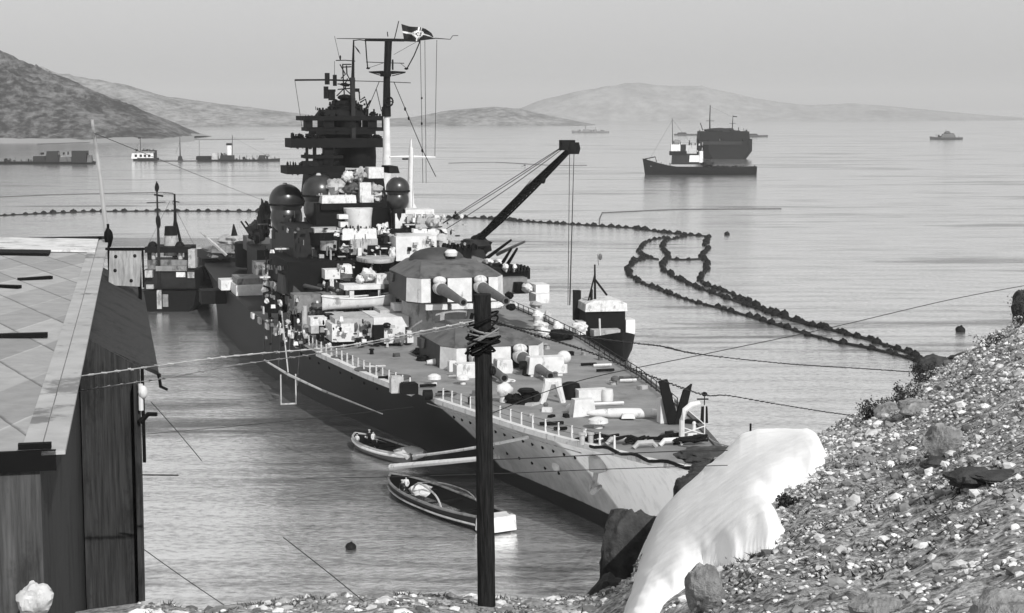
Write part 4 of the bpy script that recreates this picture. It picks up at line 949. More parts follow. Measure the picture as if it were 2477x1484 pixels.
# aft works left of the domes
for a in ((1390, 580, 1780, 720, 196, 22, 'black', 'aft_deckhouse', 'box'), (1640, 480, 1860, 640, 175, 8, 'black', 'aft_control_house', 'cyl'), (1540, 430, 1690, 500, 205, 8, 'lightgrey', 'aft_awning', 'lump'), (1700, 430, 1860, 520, 170, 5, 'midgrey', 'aft_control_house', 'box'),
          (1450, 500, 1640, 580, 190, 8, 'grey', 'aft_turret_top', 'lump'), (1800, 200, 1870, 420, 150, 6, 'black', 'funnel_edge_platform', 'lump'), (1730, 330, 1860, 460, 160, 6, 'dark', 'aft_director', 'lump'), (1770, 520, 1960, 760, 150, 12, 'dark', 'waist_deckhouse', 'box')):
    sbox(4, *a[:6], a[6], a[7], ship, shape=a[8])
sline(4, [(1380, 395), (1480, 480), (1560, 555)], 185, [.16, .3, .3], 'lightgrey', 'aft_derrick', ship); sline(4, [(1610, 340), (1615, 420)], 190, [.1, .6], 'black', 'aft_vane', ship)
for pts in ([(1660, 320), (1740, 440)], [(1690, 320), (1770, 430)], [(1720, 340), (1800, 440)]): sline(4, pts, 170, .16, 'black', 'flak_barrel', ship)
# funnel with raked cap
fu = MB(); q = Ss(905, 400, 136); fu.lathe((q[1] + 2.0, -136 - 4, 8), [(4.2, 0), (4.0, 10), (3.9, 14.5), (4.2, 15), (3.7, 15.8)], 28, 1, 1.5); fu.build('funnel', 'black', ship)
# crane on the port side
SC = 128
cr = empty('deck_crane', (0, 0, 0)); cr.parent = ship
f7 = lambda x, y: ((1700 + x / 1.855) / 1.5357, (450 + y / 1.855) / 1.5357)
def P7(x, y, s): a, b, z = Ss(*f7(x, y), s); return Vector((b, -a, z))
j0, j1 = P7(120, 845, 112), P7(790, 180, 98)
d = (j1 - j0); side_ = d.cross(Vector((0, 0, 1))).normalized(); upv = side_.cross(d).normalized()
jb = MB()
for a in (-1, 1):
    for b in (-1, 1):
        pts = [j0.lerp(j1, t) + side_ * a * w + upv * b * w * 1.1 for t, w in ((0, .16), (.25, .34), (.6, .34), (1, .16))]
        jb.tube(pts, .13, 6)
for k in range(26):
    t = k / 26; t2 = (k + 1) / 26
    w1, w2 = (lerp(t, [(0, .16), (.25, .34), (.6, .34), (1, .16)]), lerp(t2, [(0, .16), (.25, .34), (.6, .34), (1, .16)]))
    for a in (-1, 1):
        jb.tube([j0.lerp(j1, t) + side_ * a * w1 + upv * w1, j0.lerp(j1, t2) + side_ * a * w2 - upv * w2], .11, 4)
        jb.tube([j0.lerp(j1, t) + side_ * w1 * a + upv * w1 * a, j0.lerp(j1, t2) - side_ * w2 * a + upv * w2 * a], .11, 4)
jb.tube([j0, j1], [.2, .15], 6)
jb.build('jib', 'black', cr)
jh = MB(); jh.lathe(j1 + Vector((0, 0, -.2)), [(.9, -.7), (1.1, 0), (.9, .8)], 14, 1, .8); jh.build('jib_head', 'black', cr)
MB().box(j1.x - .2, j1.x + 1.6, j1.y - .6, j1.y + .6, j1.z - .4, j1.z + .9).build('jib_head_cheek', 'black', cr, smooth=False)
q = j0.lerp(j1, .72); MB().ball(q + Vector((.1, 0, -.55)), .35, .35, .6, 10, 6).build('jib_block', 'black', cr)
MB().lathe((j0.x, j0.y, 8), [(1.9, 0), (1.5, 3), (1.5, j0.z - 8.6), (2.2, j0.z - 8.2), (1.6, j0.z - 7.4)], 18).build('crane_pedestal', 'dark', cr)
MB().ball(j0 + Vector((-.6, 0, -.4)), 1.7, 1.6, 1.4, 14, 8, .5).build('crane_machinery', 'black', cr)
for (a, b) in (((-110, 712), .99), ((-120, 770), .93), ((60, 860), .62)):
    MB().tube(catenary(P7(a[0], a[1], 114), j0.lerp(j1, b) + upv * .8, .3, 12), .05, 5).build('topping_lift', 'black', cr)
MB().tube([P7(-110, 712, 114) + Vector((0, .6, .2)), j1 + upv * .9 + Vector((0, .6, 0))], .05, 5).build('topping_lift', 'black', cr)
for x0, x1, dx in ((772, 760, 0), (803, 770, 0), (800, 775, .15)):
    MB().tube([P7(x0, 200, 98) + Vector((0, dx, 0)), P7(x1, 1270, 98 + dx)], .045, 5).build('hoist_wire', 'rope', cr)
# port side flak mounts and gear
for pts in ([(195, 950), (370, 820)], [(270, 920), (465, 830)], [(290, 1010), (370, 880)], [(330, 1010), (410, 880)]):
    a, b = P7(*pts[0], 100), P7(*pts[1], 97); MB().tube([a, b], [.26, .15], 8).build('flak_barrel', 'barrel' if pts[0][0] == 270 else 'black', ship)
def p7box(x0, y0, x1, y1, s, dp, mt, name, shape='box', top=1.0):
    a, b = P7(x0, y0, s), P7(x1, y1, s); lo, hi = sorted((a.x, b.x)); z0, z1 = sorted((a.z, b.z))
    if shape == 'box': m_ = MB().box(lo, hi, -s - dp, -s, z0, z1, top=top)
    else: m_ = MB().ball(((lo + hi) / 2, -s - dp / 2, (z0 + z1) / 2), (hi - lo) / 2, dp / 2, (z1 - z0) / 2, 18, 10, .35)
    return m_.build(name, mt, ship, smooth=shape != 'box')
for a in ((195, 950, 260, 990, 99, 2, 'white', 'flak_shield', 'ball'), (270, 955, 330, 990, 99, 2, 'white', 'flak_shield', 'ball'), (320, 985, 358, 1040, 96, 1.5, 'white', 'flak_shield', 'ball'), (380, 985, 415, 1040, 96, 1.5, 'white', 'flak_shield', 'ball'),
          (230, 1020, 500, 1090, 97, 6, 'black', 'port_gun_platform', 'box'), (170, 985, 330, 1030, 101, 5, 'midgrey', 'port_deckhouse', 'box'), (300, 1085, 480, 1190, 95, 6, 'grey', 'port_deckhouse', 'box'), (415, 1120, 470, 1190, 93, 2, 'black', 'port_door', 'box'),
          (465, 1125, 530, 1190, 90, 2.5, 'white', 'canvas_bale', 'ball'), (540, 1130, 632, 1192, 90, 3, 'white', 'canvas_bale', 'box'), (540, 1195, 632, 1255, 88, 3, 'white', 'canvas_bale', 'box'), (525, 1255, 600, 1300, 86, 3, 'lightgrey', 'canvas_bale', 'ball'),
          (345, 1185, 400, 1230, 86, 2, 'black', 'winch', 'ball'), (260, 1255, 330, 1300, 82, 2, 'white', 'canvas_bale', 'ball'), (330, 1235, 365, 1285, 82, 1.6, 'white', 'canvas_bale', 'ball'), (385, 1255, 420, 1295, 82, 1.6, 'white', 'canvas_bale', 'ball'), (345, 1265, 410, 1310, 81.5, 1.2, 'black', 'winch', 'ball'),
          (232, 1210, 300, 1255, 84, 3, 'white', 'canvas_bale', 'box'), (0, 960, 190, 1000, 101, 6, 'grey', 'port_deckhouse', 'box')):
    p7box(a[0], a[1], a[2], a[3], a[4], a[5], a[6], a[7], a[8])
for x in range(350, 500, 22): p7box(x, 990 + (x % 3) * 6, x + 15, 1035, 96.2, .8, 'black', 'platform_stanchion', 'box', .5)

# ------------------------------------------------------------------ loose gear on the foredeck: things of their own
def deckp(k, x, y, extra=0):
    s, b, z = Sz(*cc(k)(x, y), 8.6)
    for _ in range(4):
        zz = zd(s); s, b, z = Sz(*cc(k)(x, y), zz)
    return s, b, zz
def gear(name, label, cat, k, x, y, fn, mt, rz=0, dz=0, sc=None, **kw):
    s, b, z = deckp(k, x, y); mb = MB(); fn(mb)
    sc = sc or (.8 if k == 5 else (.72 if y > 850 else .9)); mb.v = [(p[0] * sc, p[1] * sc, p[2] * sc) for p in mb.v]; ob = mb.build(name, mt, None, **kw)
    ob.location = loc2w(s, b, z + dz + .06); ob.rotation_euler = (0, 0, PHI + rz)
    return tag(ob, label, cat)
def vent(w, h): return lambda m_: m_.lathe((0, 0, 0), [(w * .45, 0), (w * .4, h * .45), (w, h * .5), (w * .95, h * .8), (w * .4, h)], 18)
gear('mushroom_vent', 'small white mushroom vent on the foredeck left of the pole', 'vent', 5, 1885, 1095, vent(.85, 1.3), 'white')
gear('mushroom_vent', 'small white mushroom vent on the foredeck touching the pole outline', 'vent', 5, 2105, 1095, vent(.8, 1.2), 'white')
gear('mushroom_vent', 'wide white mushroom vent in front of the long white float', 'vent', 6, 1490, 1225, vent(1.2, 1.3), 'white')
gear('mushroom_vent', 'small dark vent with pale rim on the port foredeck', 'vent', 6, 1620, 890, vent(.6, 1.2), 'midgrey')
gear('deck_plate', 'dark oval hatch nearest the gun turret on the starboard deck', 'plate', 5, 1175, 892, lambda m_: m_.lathe((0, 0, 0), [(1.5, 0), (1.5, .16), (1.2, .22)], 26, 1.0, 1.25), 'midgrey')  # low dark oval lying on the deck
gear('deck_plate', 'dark oval hatch halfway along the starboard railing', 'plate', 5, 1370, 985, lambda m_: m_.lathe((0, 0, 0), [(1.7, 0), (1.7, .16), (1.4, .22)], 26, 1.0, 1.2), 'midgrey')
gear('deck_plate', 'dark oval hatch beside the pale box at the gangway gap', 'plate', 5, 1610, 1042, lambda m_: m_.lathe((0, 0, 0), [(1.6, 0), (1.6, .16), (1.3, .22)], 26, 1.0, 1.2), 'midgrey')
gear('bollard', 'small black bollard alone on the open starboard deck', 'bollard', 5, 1405, 862, lambda m_: m_.lathe((0, 0, 0), [(.3, 0), (.25, .5), (.4, .6), (.3, .75)], 14), 'black')
def crate(w, d_, h, top=1.0): return lambda m_: m_.box(-w / 2, w / 2, -d_ / 2, d_ / 2, 0, h, top=top).box(-w * .42, w * .42, -d_ * .42, d_ * .42, h, h + .12)
gear('deck_locker', 'pale upright locker at the starboard gangway gap', 'locker', 5, 1592, 1158, crate(1.4, 1.2, 1.9), 'lightgrey', smooth=False)
gear('deck_locker', 'black locker beside the pale one at the gangway gap', 'locker', 5, 1690, 1165, crate(2.0, 1.5, 1.2), 'black', smooth=False)
gear('cable_reel', 'black cable reel on the deck edge before the forward railing', 'reel', 5, 1835, 1215, lambda m_: m_.tube([(-.5, 0, .6), (.5, 0, .6)], .6, 14), 'black')
gear('deck_locker', 'large white locker at the foot of the turret left of the pole', 'locker', 5, 2130, 1040, crate(3.0, 2.0, 1.7), 'white', smooth=False)
gear('deck_locker', 'small white locker leaning on the turret base corner', 'locker', 5, 2022, 995, crate(1.0, 1.0, 1.3), 'white', smooth=False)
gear('rolled_awning', 'long rolled white awning lying beside the forward turret', 'awning', 5, 1905, 945, lambda m_: m_.tube([(-1.4, 0, .4), (0, .1, .42), (1.4, 0, .36)], [.38, .5, .3], 12), 'canvas')
gear('coiled_hawser', 'dark coiled hawser beside the rolled white awning', 'rope', 5, 1800, 912, lambda m_: [m_.tube([(cos(a * .524) * r, sin(a * .524) * r, z) for a in range(13)], .13, 6, False) for r, z in ((.9, .15), (.75, .36), (.8, .55))], 'black')
gear('turret_shadow_lump', 'dark lump in place of the shadow at the left foot of the forward turret', 'shadow', 5, 1870, 862, lambda m_: m_.ball((0, 0, .1), 3.2, 1.4, .8, 22, 10, .6), 'dark')  # dark lump stands in for the turret's cast shadow
gear('deck_locker', 'wide white locker with dark slot in front of the forward guns', 'locker', 6, 1080, 820, lambda m_: m_.box(-2.2, 2.2, -.9, .9, .3, 2.2, top=.9).box(-1.9, 1.9, -.8, .8, 0, .3), 'white', smooth=False)
gear('locker_slot', 'black strip set on the wide white locker for its slot', 'box', 6, 1085, 800, lambda m_: m_.box(-1.0, 1.0, 1.35, 1.5, .6, .85), 'black', smooth=False)  # black bar stands in for the dark slot of the locker
gear('ventilator_cowl', 'round white ventilator right of the wide white locker', 'ventilator', 6, 1225, 800, lambda m_: (m_.lathe((0, 0, 0), [(.45, 0), (.45, 1.4)], 14), m_.ball((0, .1, 1.8), .85, .8, .8, 14, 8)), 'white')
gear('deck_winch', 'black winch left of the wide white locker', 'winch', 6, 975, 820, lambda m_: m_.box(-.9, .9, -.6, .6, 0, 1.6, top=.8).tube([(-1.3, 0, 1.2), (1.3, 0, 1.2)], .5, 12), 'black')
gear('deck_locker', 'white locker beside the pole below the left gun', 'locker', 6, 760, 800, crate(2.0, 1.8, 1.5, .9), 'white', smooth=False)
gear('canvas_bundle', 'flat white canvas bundle lying right of the pole', 'canvas', 6, 775, 875, lambda m_: m_.ball((0, 0, .2), 1.4, .7, .35, 16, 8, .4), 'canvas')
gear('ventilator_cowl', 'white cowl with black foot right of the pole', 'ventilator', 6, 768, 1025, lambda m_: (m_.lathe((0, 0, 0), [(.6, 0), (.6, 1.0)], 14), m_.ball((0, .1, 1.6), 1.15, .9, .9, 16, 9, .2)), 'white')
gear('anchor_capstan', 'black anchor capstan in the middle of the foredeck', 'capstan', 6, 940, 1035, lambda m_: (m_.lathe((0, 0, 0), [(1.3, 0), (1.2, .4), (.7, .7), (.7, 1.2), (1.2, 1.6), (.9, 1.9)], 20), m_.ball((1.3, -.2, .5), .9, .9, .7, 12, 7, .5), m_.ball((-1.2, .3, .7), .8, .8, .9, 12, 7, .5)), 'black')
gear('anchor_chain_heap', 'black heap of anchor chain between cowl and capstan', 'chain', 6, 850, 1030, lambda m_: m_.ball((0, 0, .2), 1.5, 1.2, .8, 16, 8, .8), 'black')
gear('white_trestle', 'white A-shaped canvas trestle with dark opening on the foredeck', 'trestle', 6, 1140, 1035, lambda m_: (m_.tube([(-1.4, 0, 0), (-.55, 0, 2.9)], [.42, .55], 8), m_.tube([(1.4, 0, 0), (.55, 0, 2.9)], [.42, .55], 8), m_.box(-1.1, 1.1, -.35, .35, 2.5, 3.2)), 'white')
gear('chain_stopper', 'black drum beside the white A-shaped trestle', 'drum', 6, 1280, 1000, lambda m_: (m_.lathe((0, 0, 0), [(1.3, 0), (1.4, 1.0), (1.1, 2.0), (.6, 2.2)], 20)), 'black')
gear('deck_locker', 'long white locker with black lid slot on the port foredeck', 'locker', 6, 1440, 1012, lambda m_: (m_.box(-2.0, 2.0, -.8, .8, 0, 1.5)), 'white', smooth=False)
gear('lid_slot', 'black strip laid on the long white locker for its slot', 'shadow', 6, 1432, 960, lambda m_: m_.box(-1.1, 1.1, -.4, .4, 0, .12), 'black', smooth=False)  # black strip stands in for the slot of the long locker
gear('white_drum', 'round white drum at the right end of the long white locker', 'drum', 6, 1560, 1015, lambda m_: m_.lathe((0, 0, 0), [(.75, 0), (.8, .8), (.7, 1.5)], 18), 'white')
gear('covered_windlass', 'bulky white covered windlass left of the long float', 'windlass', 6, 1370, 1130, lambda m_: m_.box(-1.5, 1.5, -.9, .9, 0, 2.1, top=.8), 'white')
gear('white_ball_fender', 'small white ball fender beside the covered windlass', 'fender', 6, 1280, 1112, lambda m_: m_.ball((0, 0, .6), .65, .65, .6, 14, 8), 'white')
def paravane(m_):
    m_.loft([[(x, .55 * w * cos(a), .75 + .55 * w * sin(a)) for a in [2 * pi * j / 12 for j in range(12)]] for x, w in ((-5.9, .15), (-5.2, .75), (-4, 1.1), (-2, 1.35), (0, 1.4), (2, 1.35), (4, 1.1), (5.2, .8), (5.9, .4))])
    m_.box(-1.0, 1.0, .3, 2.0, .3, .9, top=.8)
gear('long_float', 'long white spindle-shaped float lying across the foredeck', 'float', 6, 1715, 1150, paravane, 'white', rz=-TH, sc=.6)
gear('white_crate', 'upright white crate at the right end of the long float', 'crate', 6, 2005, 1182, crate(1.7, 1.2, 2.9), 'white', smooth=False)
gear('black_windbreak', 'black V-shaped canvas windbreak on the port bow', 'windbreak', 6, 2090, 1190, lambda m_: (m_.add([(-.3, 0, 0), (1.3, 0, 0), (2.6, -.4, 6.0), (1.4, -.4, 6.2), (-.3, .5, 0), (1.3, .5, 0), (2.6, .1, 6.0), (1.4, .1, 6.2)], [(0, 1, 2, 3), (7, 6, 5, 4), (0, 4, 5, 1), (1, 5, 6, 2), (2, 6, 7, 3), (3, 7, 4, 0)]),
     m_.add([(-.8, .1, 0), (.6, .1, 0), (-1.0, -.3, 4.6), (-2.2, -.3, 5.4), (-.8, .6, 0), (.6, .6, 0), (-1.0, .2, 4.6), (-2.2, .2, 5.4)], [(0, 1, 2, 3), (7, 6, 5, 4), (0, 4, 5, 1), (1, 5, 6, 2), (2, 6, 7, 3), (3, 7, 4, 0)])), 'black', sc=.62)
def arch(m_):
    m_.tube([(2.0, 0, 0), (2.0, 0, 3.4), (1.5, 0, 5.0), (.4, 0, 5.8), (-1.0, 0, 6.0)], [.5, .45, .5, .52, .4], 8); m_.tube([(1.9, 0, 1.2), (-1.8, 0, 2.2)], .1, 6); m_.tube([(1.9, 0, 2.2), (-1.8, 0, .9)], .1, 6); m_.tube([(1.0, 0, 5.0), (-1.8, 0, 2.6)], .08, 6)
    m_.tube([(-1.9, 0, 0), (-1.9, 0, 5.6)], .12, 6); m_.box(-1.0, 1.4, -.3, .3, 0, 1.2, top=.6)
gear('bow_arch', 'white curved tubular arch at the stem head', 'arch', 6, 2220, 1320, arch, 'white', sc=.5)
gear('jack_staff', 'thick black jack staff with lamp beside the white arch', 'post', 6, 2295, 1310, lambda m_: (m_.tube([(0, .4, 0), (0, .4, 3.2)], .16, 8), m_.box(-.7, .7, .1, .7, 3.2, 6.4, top=.8), m_.tube([(0, .4, 6.4), (0, .4, 8.6)], .1, 6), m_.ball((0, .4, 8.8), .55, .55, .45, 12, 7), m_.tube([(-.8, .4, 7.8), (1.5, .4, 7.9)], .16, 6)), 'black', sc=.42)
for i, (x, y, lb, mt) in enumerate(((1640, 1350, 'pale curved fairlead on the bow edge below the wide vent', 'lightgrey'), (1850, 1380, 'pale rope fairlead at the middle of the bow edge', 'lightgrey'), (2050, 1360, 'white chock at the port end of the bow edge', 'white'))):
    gear('fairlead', lb, 'fairlead', 6, x, y, lambda m_: m_.tube([(-1.3, 0, .1), (-.8, 0, .6), (.8, 0, .6), (1.3, 0, .1)], [.25, .3, .3, .25], 8), mt)
for i, (x, y, l, lb) in enumerate(((1500, 1330, 3, 'black mooring hawser coiled near the starboard bow edge'), (1760, 1345, 2, 'black mooring hawser heaped in the middle of the bow edge'), (1990, 1330, 3, 'black mooring hawser heaped beside the white arch'), (2190, 1350, 2, 'black mooring hawser under the white arch'))):
    def fn(m_, l=l, i=i):
        for j in range(6): m_.tube(smoothpath([Vector((R.uniform(-2.2, 2.2), R.uniform(-.8, .8), R.uniform(.1, .8))) for _ in range(4)], .5), R.uniform(.1, .22), 6)
    gear('hawser', lb, 'hawser', 6, x, y, fn, 'black')
gear('white_bitts', 'pale pair of bitts beside the starboard bow edge', 'bollard', 6, 1400, 1350, lambda m_: (m_.lathe((-.5, 0, 0), [(.3, 0), (.3, 1.0), (.42, 1.1), (.42, 1.3)], 12), m_.lathe((.5, 0, 0), [(.3, 0), (.3, 1.0), (.42, 1.1), (.42, 1.3)], 12)), 'lightgrey')
for i, (x, y, w_, h_, mt, lb, sm_) in enumerate(((1850, 1245, 1.6, 1, 'black', 'low black box just aft of the forward railing start', False), (1030, 405, 1.8, 1.5, 'white', 'round white canvas bundle by the port deck edge', True), (1045, 470, 2.2, 1.2, 'canvas', 'white canvas bundle lying below the round one at the port edge', True),
        (1105, 390, 1.2, 1.2, 'lightgrey', 'small pale bundle right of the round white bundle', True), (1200, 545, 3.4, 1.3, 'black', 'black covered boat lying on the port foredeck', True), (1180, 500, 1.4, 1.6, 'white', 'white sack on top of the black covered boat', True), (1340, 480, 2.4, 1.1, 'canvas', 'pale heap of canvas beside the port deck edge', True), (1075, 530, 1.8, 1.3, 'white', 'white bundle left of the black covered boat', True))):
    if i == 0: continue
    gear('canvas_bundle' if sm_ else 'box', lb, 'bundle', 6, x, y, (lambda m_, w_=w_, h_=h_: m_.ball((0, 0, h_ * .45), w_ / 2, w_ * .35, h_ * .6, 16, 9, .45)), mt)
for k in range(46):
    s = R.uniform(14, 74); b = R.choice([-1, 1]) * lerp(s, HBD) * R.uniform(.25, .93); h = R.uniform(.25, .8); w_ = R.uniform(.25, .8)
    m_ = MB()
    if k % 3 == 0: m_.lathe((b, -s, zd(s)), [(w_ * .5, 0), (w_ * .45, h), (w_ * .6, h * 1.1), (w_ * .3, h * 1.4)], 12)
    elif k % 3 == 1: m_.box(b - w_, b + w_, -s - w_ * .5, -s + w_ * .5, zd(s), zd(s) + h * .6, top=.9, rz=R.uniform(0, 3))
    else: m_.tube([(b - w_ * 1.5, -s, zd(s) + .25), (b, -s + .3, zd(s) + .3), (b + w_ * 2, -s - .2, zd(s) + .22)], .16, 6)
    m_.build('foredeck_fitting', R.choice(['black', 'midgrey', 'lightgrey', 'white', 'black']), ship, smooth=k % 3 != 1)
# lifeboat on the starboard cradle
def boat_rings(L_, W__, D_, tr=.0, n=13, sheer=.35):
    rings = []
    for i in range(n):
        t = i / (n - 1); y = (t - .5) * L_
        w = W__ / 2 * (max(1e-3, 1 - abs(2 * t - 1) ** 2.6) ** .5) if not tr else W__ / 2 * (tr + (1 - tr) * sin(min(1, t * 2.2) * pi / 2)) * (max(1e-3, 1 - max(0, (t - .55) / .45) ** 2.2) ** .7)
        z = D_ + sheer * (2 * t - 1) ** 2
        rings.append((y, w, z))
    return rings
def open_boat(name, label, L_, W__, D_, loc, rz, mh, mi, mr, tr=.0, group=None, thwarts=4, cat='boat', sheer=.35):
    rt = empty(name, loc, rz, label, cat, group); rg = boat_rings(L_, W__, D_, tr, 15, sheer)
    prof = [(-1, 1), (-.93, .45), (-.6, .08), (0, -.05), (.6, .08), (.93, .45), (1, 1)]
    MB().loft([[(w * a, y, z * b) for a, b in prof] for y, w, z in rg], closed=False, caps=False).build('hull', mh, rt, ang=70)
    MB().loft([[(w * a * .93, y * .985, z * (b * .86 + .12)) for a, b in prof] for y, w, z in rg], closed=False, caps=False).build('lining', mi, rt, ang=70)
    g = MB()
    for sd in (-1, 1): g.tube([(sd * w, y, z) for y, w, z in rg], .12, 6)
    g.build('gunwale', mr, rt)
    for k in range(thwarts):
        y, w, z = rg[2 + int(k * (len(rg) - 4) / max(1, thwarts))]; MB().box(-w * .9, w * .9, y - .15, y + .15, z * .72, z * .78).build('thwart', mi, rt, smooth=False)
    if tr:
        y, w, z = rg[0]; MB().box(-w, w, y - .06, y + .04, .1, z).build('transom', mh, rt, smooth=False)
    return rt
f3 = cc(3)
q = Ss(*f3(815, 1262), 88.5); open_boat('lifeboat', 'long white lifeboat on a cradle above the starboard waist', 9.2, 2.4, 1.3, loc2w(q[0], q[1], q[2]), PHI - pi / 2 + .12, 'white', 'grey', 'white')
# sailors
def dperson(k, x, y, rz, pose, j, lb, tr=0):
    s, b, z = deckp(k, x, y); person(loc2w(s, b, z + .06), rz, pose, j, lb, tr)
for a in ((5, 700, 715, 2.6, 'stand', 1, 'sailor in white jacket standing tall at the starboard rail abreast the deckhouse', 1), (5, 755, 755, 1.2, 'lean', 0, 'sailor in dark jacket bending over gear at the starboard rail'), (5, 800, 800, 2.0, 'stand', 1, 'sailor in white jacket and dark trousers beside the davit', 0),
          (5, 850, 810, 3.6, 'stand', 0, 'sailor in dark clothes nearest the start of the railing'), (5, 640, 700, .5, 'stand', 0, 'sailor in dark clothes left of the white-clad sailor at the rail'), (5, 900, 600, 4, 'stand', 1, 'sailor in white jacket in front of the awning rack', 1),
          (5, 840, 610, 4, 'lean', 0, 'dark-clothed sailor left of the awning rack'), (5, 780, 600, 4, 'stand', 1, 'white-clad sailor beside the black gun tub', 1), (5, 1020, 760, 4, 'stand', 0, 'dark-clothed sailor before the casemate corner')):
    dperson(*a)
gear('gear_pile', 'pile of dark hoses and gear at the starboard rail by the sailors', 'gear', 5, 870, 775, lambda m_: m_.ball((0, 0, .4), 1.3, 1.2, 1.0, 18, 9, .8), 'dark')
gear('canvas_bundle', 'white canvas bundle among the sailors at the starboard rail', 'bundle', 5, 790, 720, lambda m_: m_.ball((0, 0, .3), 1.0, .6, .5, 14, 8, .5), 'canvas')
# fenders and gangway on the starboard side, boat boom with rope ladder
def Sw(u, v, b): s, b, z = Sb(u, v, b); return Vector((b, -s, z))
bo = MB(); A_ = Vector((lerp(68, HBD) * .97, -70, 4.5)); q1 = Ss(700, 908, 58); q2 = Ss(640, 872, 66); q3 = Ss(925, 1005, 40)
bo = MB(); P = [(Ss(640, 872, 62)[1], -62, Ss(640, 872, 62)[2]), (Ss(700, 908, 57)[1], -57, Ss(700, 908, 57)[2]), (Ss(780, 945, 50)[1], -50, Ss(780, 945, 50)[2])]
bo.tube(P, [.09, .15, .10], 8); bo.build('boat_boom', 'lightgrey', ship)
P2 = [P[2], (Ss(925, 1002, 40)[1], -40, Ss(925, 1002, 40)[2])]; MB().tube(P2, [.12, .05], 6).build('boom_guy', 'grey', ship)
lad = MB(); base = Ss(697, 906, 57); b0 = base[1]; z0 = base[2]
for dx in (-.75, .75): lad.tube([(b0 + dx, -57, z0), (b0 + dx, -57, z0 - 3.0)], .07, 6)
lad.tube([(b0 - .8, -57, z0 - 3.0), (b0 + .8, -57, z0 - 3.0)], .09, 6); lad.build('boom_ladder', 'lightgrey', ship)
MB().tube([(b0, -57, z0 + .2), (b0 + .1, -60, z0 + 6)], .07, 5).build('boom_topping_lift', 'lightgrey', ship)
for k in range(6):
    s = 88 + k * 6; x, y, z = hullpt(s, .97, 1); MB().box(x, x + .3, y - 1, y + 1, z - .5, z + .25).build('side_fender', 'white' if k % 2 else 'lightgrey', hull, smooth=False)
for k in range(5):
    s = 86 + k * 5.5; x, y, z = hullpt(s, 1, 1); MB().tube([(x, y, z), (x + .4, y, z - 5)], .09, 5).build('hanging_rope', 'midgrey', hull)
# small fittings crowding the waist and bridge
for k in range(96):
    x, y = R.uniform(20, 1200), R.uniform(600, 1290)
    s = 93.5 if y > 1080 else (96 if y > 900 else 99.5)
    if x < 520: s += 8
    if k % 12 == 0: s -= 1
    w_, h_ = R.uniform(8, 46), R.uniform(8, 44); t = R.random()
    mt = R.choice(['white', 'white', 'lightgrey', 'black', 'black', 'midgrey', 'canvas'])
    if t < .3: w_, h_ = R.uniform(4, 9), R.uniform(30, 95)
    elif t < .5: w_, h_ = R.uniform(40, 110), R.uniform(4, 9)
    sbox(3, x, y, x + w_, y + h_, s, R.uniform(.5, 1.4), mt, 'deck_fitting', ship, shape='box' if t < .7 else 'lump', top=1 if t < .5 else R.uniform(.6, 1))
for k in range(98):
    x, y = R.uniform(520, 1200), R.uniform(640, 1280)
    s = 92.8 if y > 1080 else (95 if y > 900 else 98.6)
    w_, h_ = R.uniform(6, 26), R.uniform(6, 26)
    if k % 3 == 0: w_, h_ = R.choice([(R.uniform(3, 6), R.uniform(20, 70)), (R.uniform(30, 80), R.uniform(3, 6))])
    sbox(3, x, y, x + w_, y + h_, s, R.uniform(.3, .9), R.choice(['white', 'black', 'black', 'dark', 'lightgrey', 'canvas']), 'small_fitting', ship, shape='box' if k % 3 != 1 else 'lump')
for k in range(60):
    x, y = R.uniform(580, 1560), R.uniform(570, 780); w_, h_ = R.uniform(5, 40), R.uniform(5, 40)
    sbox(5, x, y, x + w_, y + h_, 79.0, R.uniform(.2, .7), R.choice(['black', 'black', 'midgrey', 'grey', 'lightgrey', 'white']), 'bulkhead_fitting', ship, shape='box' if k % 2 else 'lump', top=R.uniform(.7, 1))
for k in range(40):
    x, y = R.uniform(1180, 1640), R.uniform(500, 860); w_, h_ = R.uniform(6, 34), R.uniform(6, 34)
    sbox(3, x, y, x + w_, y + h_, 96.4 if y > 690 else 102.5, R.uniform(.3, .9), R.choice(['white', 'black', 'black', 'lightgrey']), 'wing_fitting', ship, shape='box' if k % 2 else 'lump')
for k in range(90):
    x, y = R.uniform(0, 760), R.uniform(470, 1000); s = 102.4 if x > 290 and y > 630 else 116.6
    if x < 190: s = 127
    w_, h_ = R.uniform(8, 44), R.uniform(8, 40)
    if k % 3 == 0: w_, h_ = R.choice([(R.uniform(3, 6), R.uniform(30, 110)), (R.uniform(40, 130), R.uniform(3, 7))])
    sbox(3, x, y, x + w_, y + h_, s, R.uniform(.3, 1.2), R.choice(['black', 'dark', 'midgrey', 'grey', 'black', 'midgrey', 'lightgrey', 'white'] if k % 4 == 0 else ['black', 'dark', 'midgrey', 'grey']), 'side_fitting', ship, shape='box' if k % 3 != 1 else 'lump')
for k in range(70):
    x, y = R.uniform(30, 700), R.uniform(1150, 1300); s = 92 + R.random() * 8
    w_, h_ = R.uniform(6, 40), R.uniform(10, 60)
    sbox(3, x, y, x + w_, y + h_, s, R.uniform(.3, 1.2), R.choice(['black', 'black', 'midgrey', 'grey', 'lightgrey', 'white']), 'waist_fitting', ship, shape='box' if k % 3 != 1 else 'lump', top=R.uniform(.6, 1))
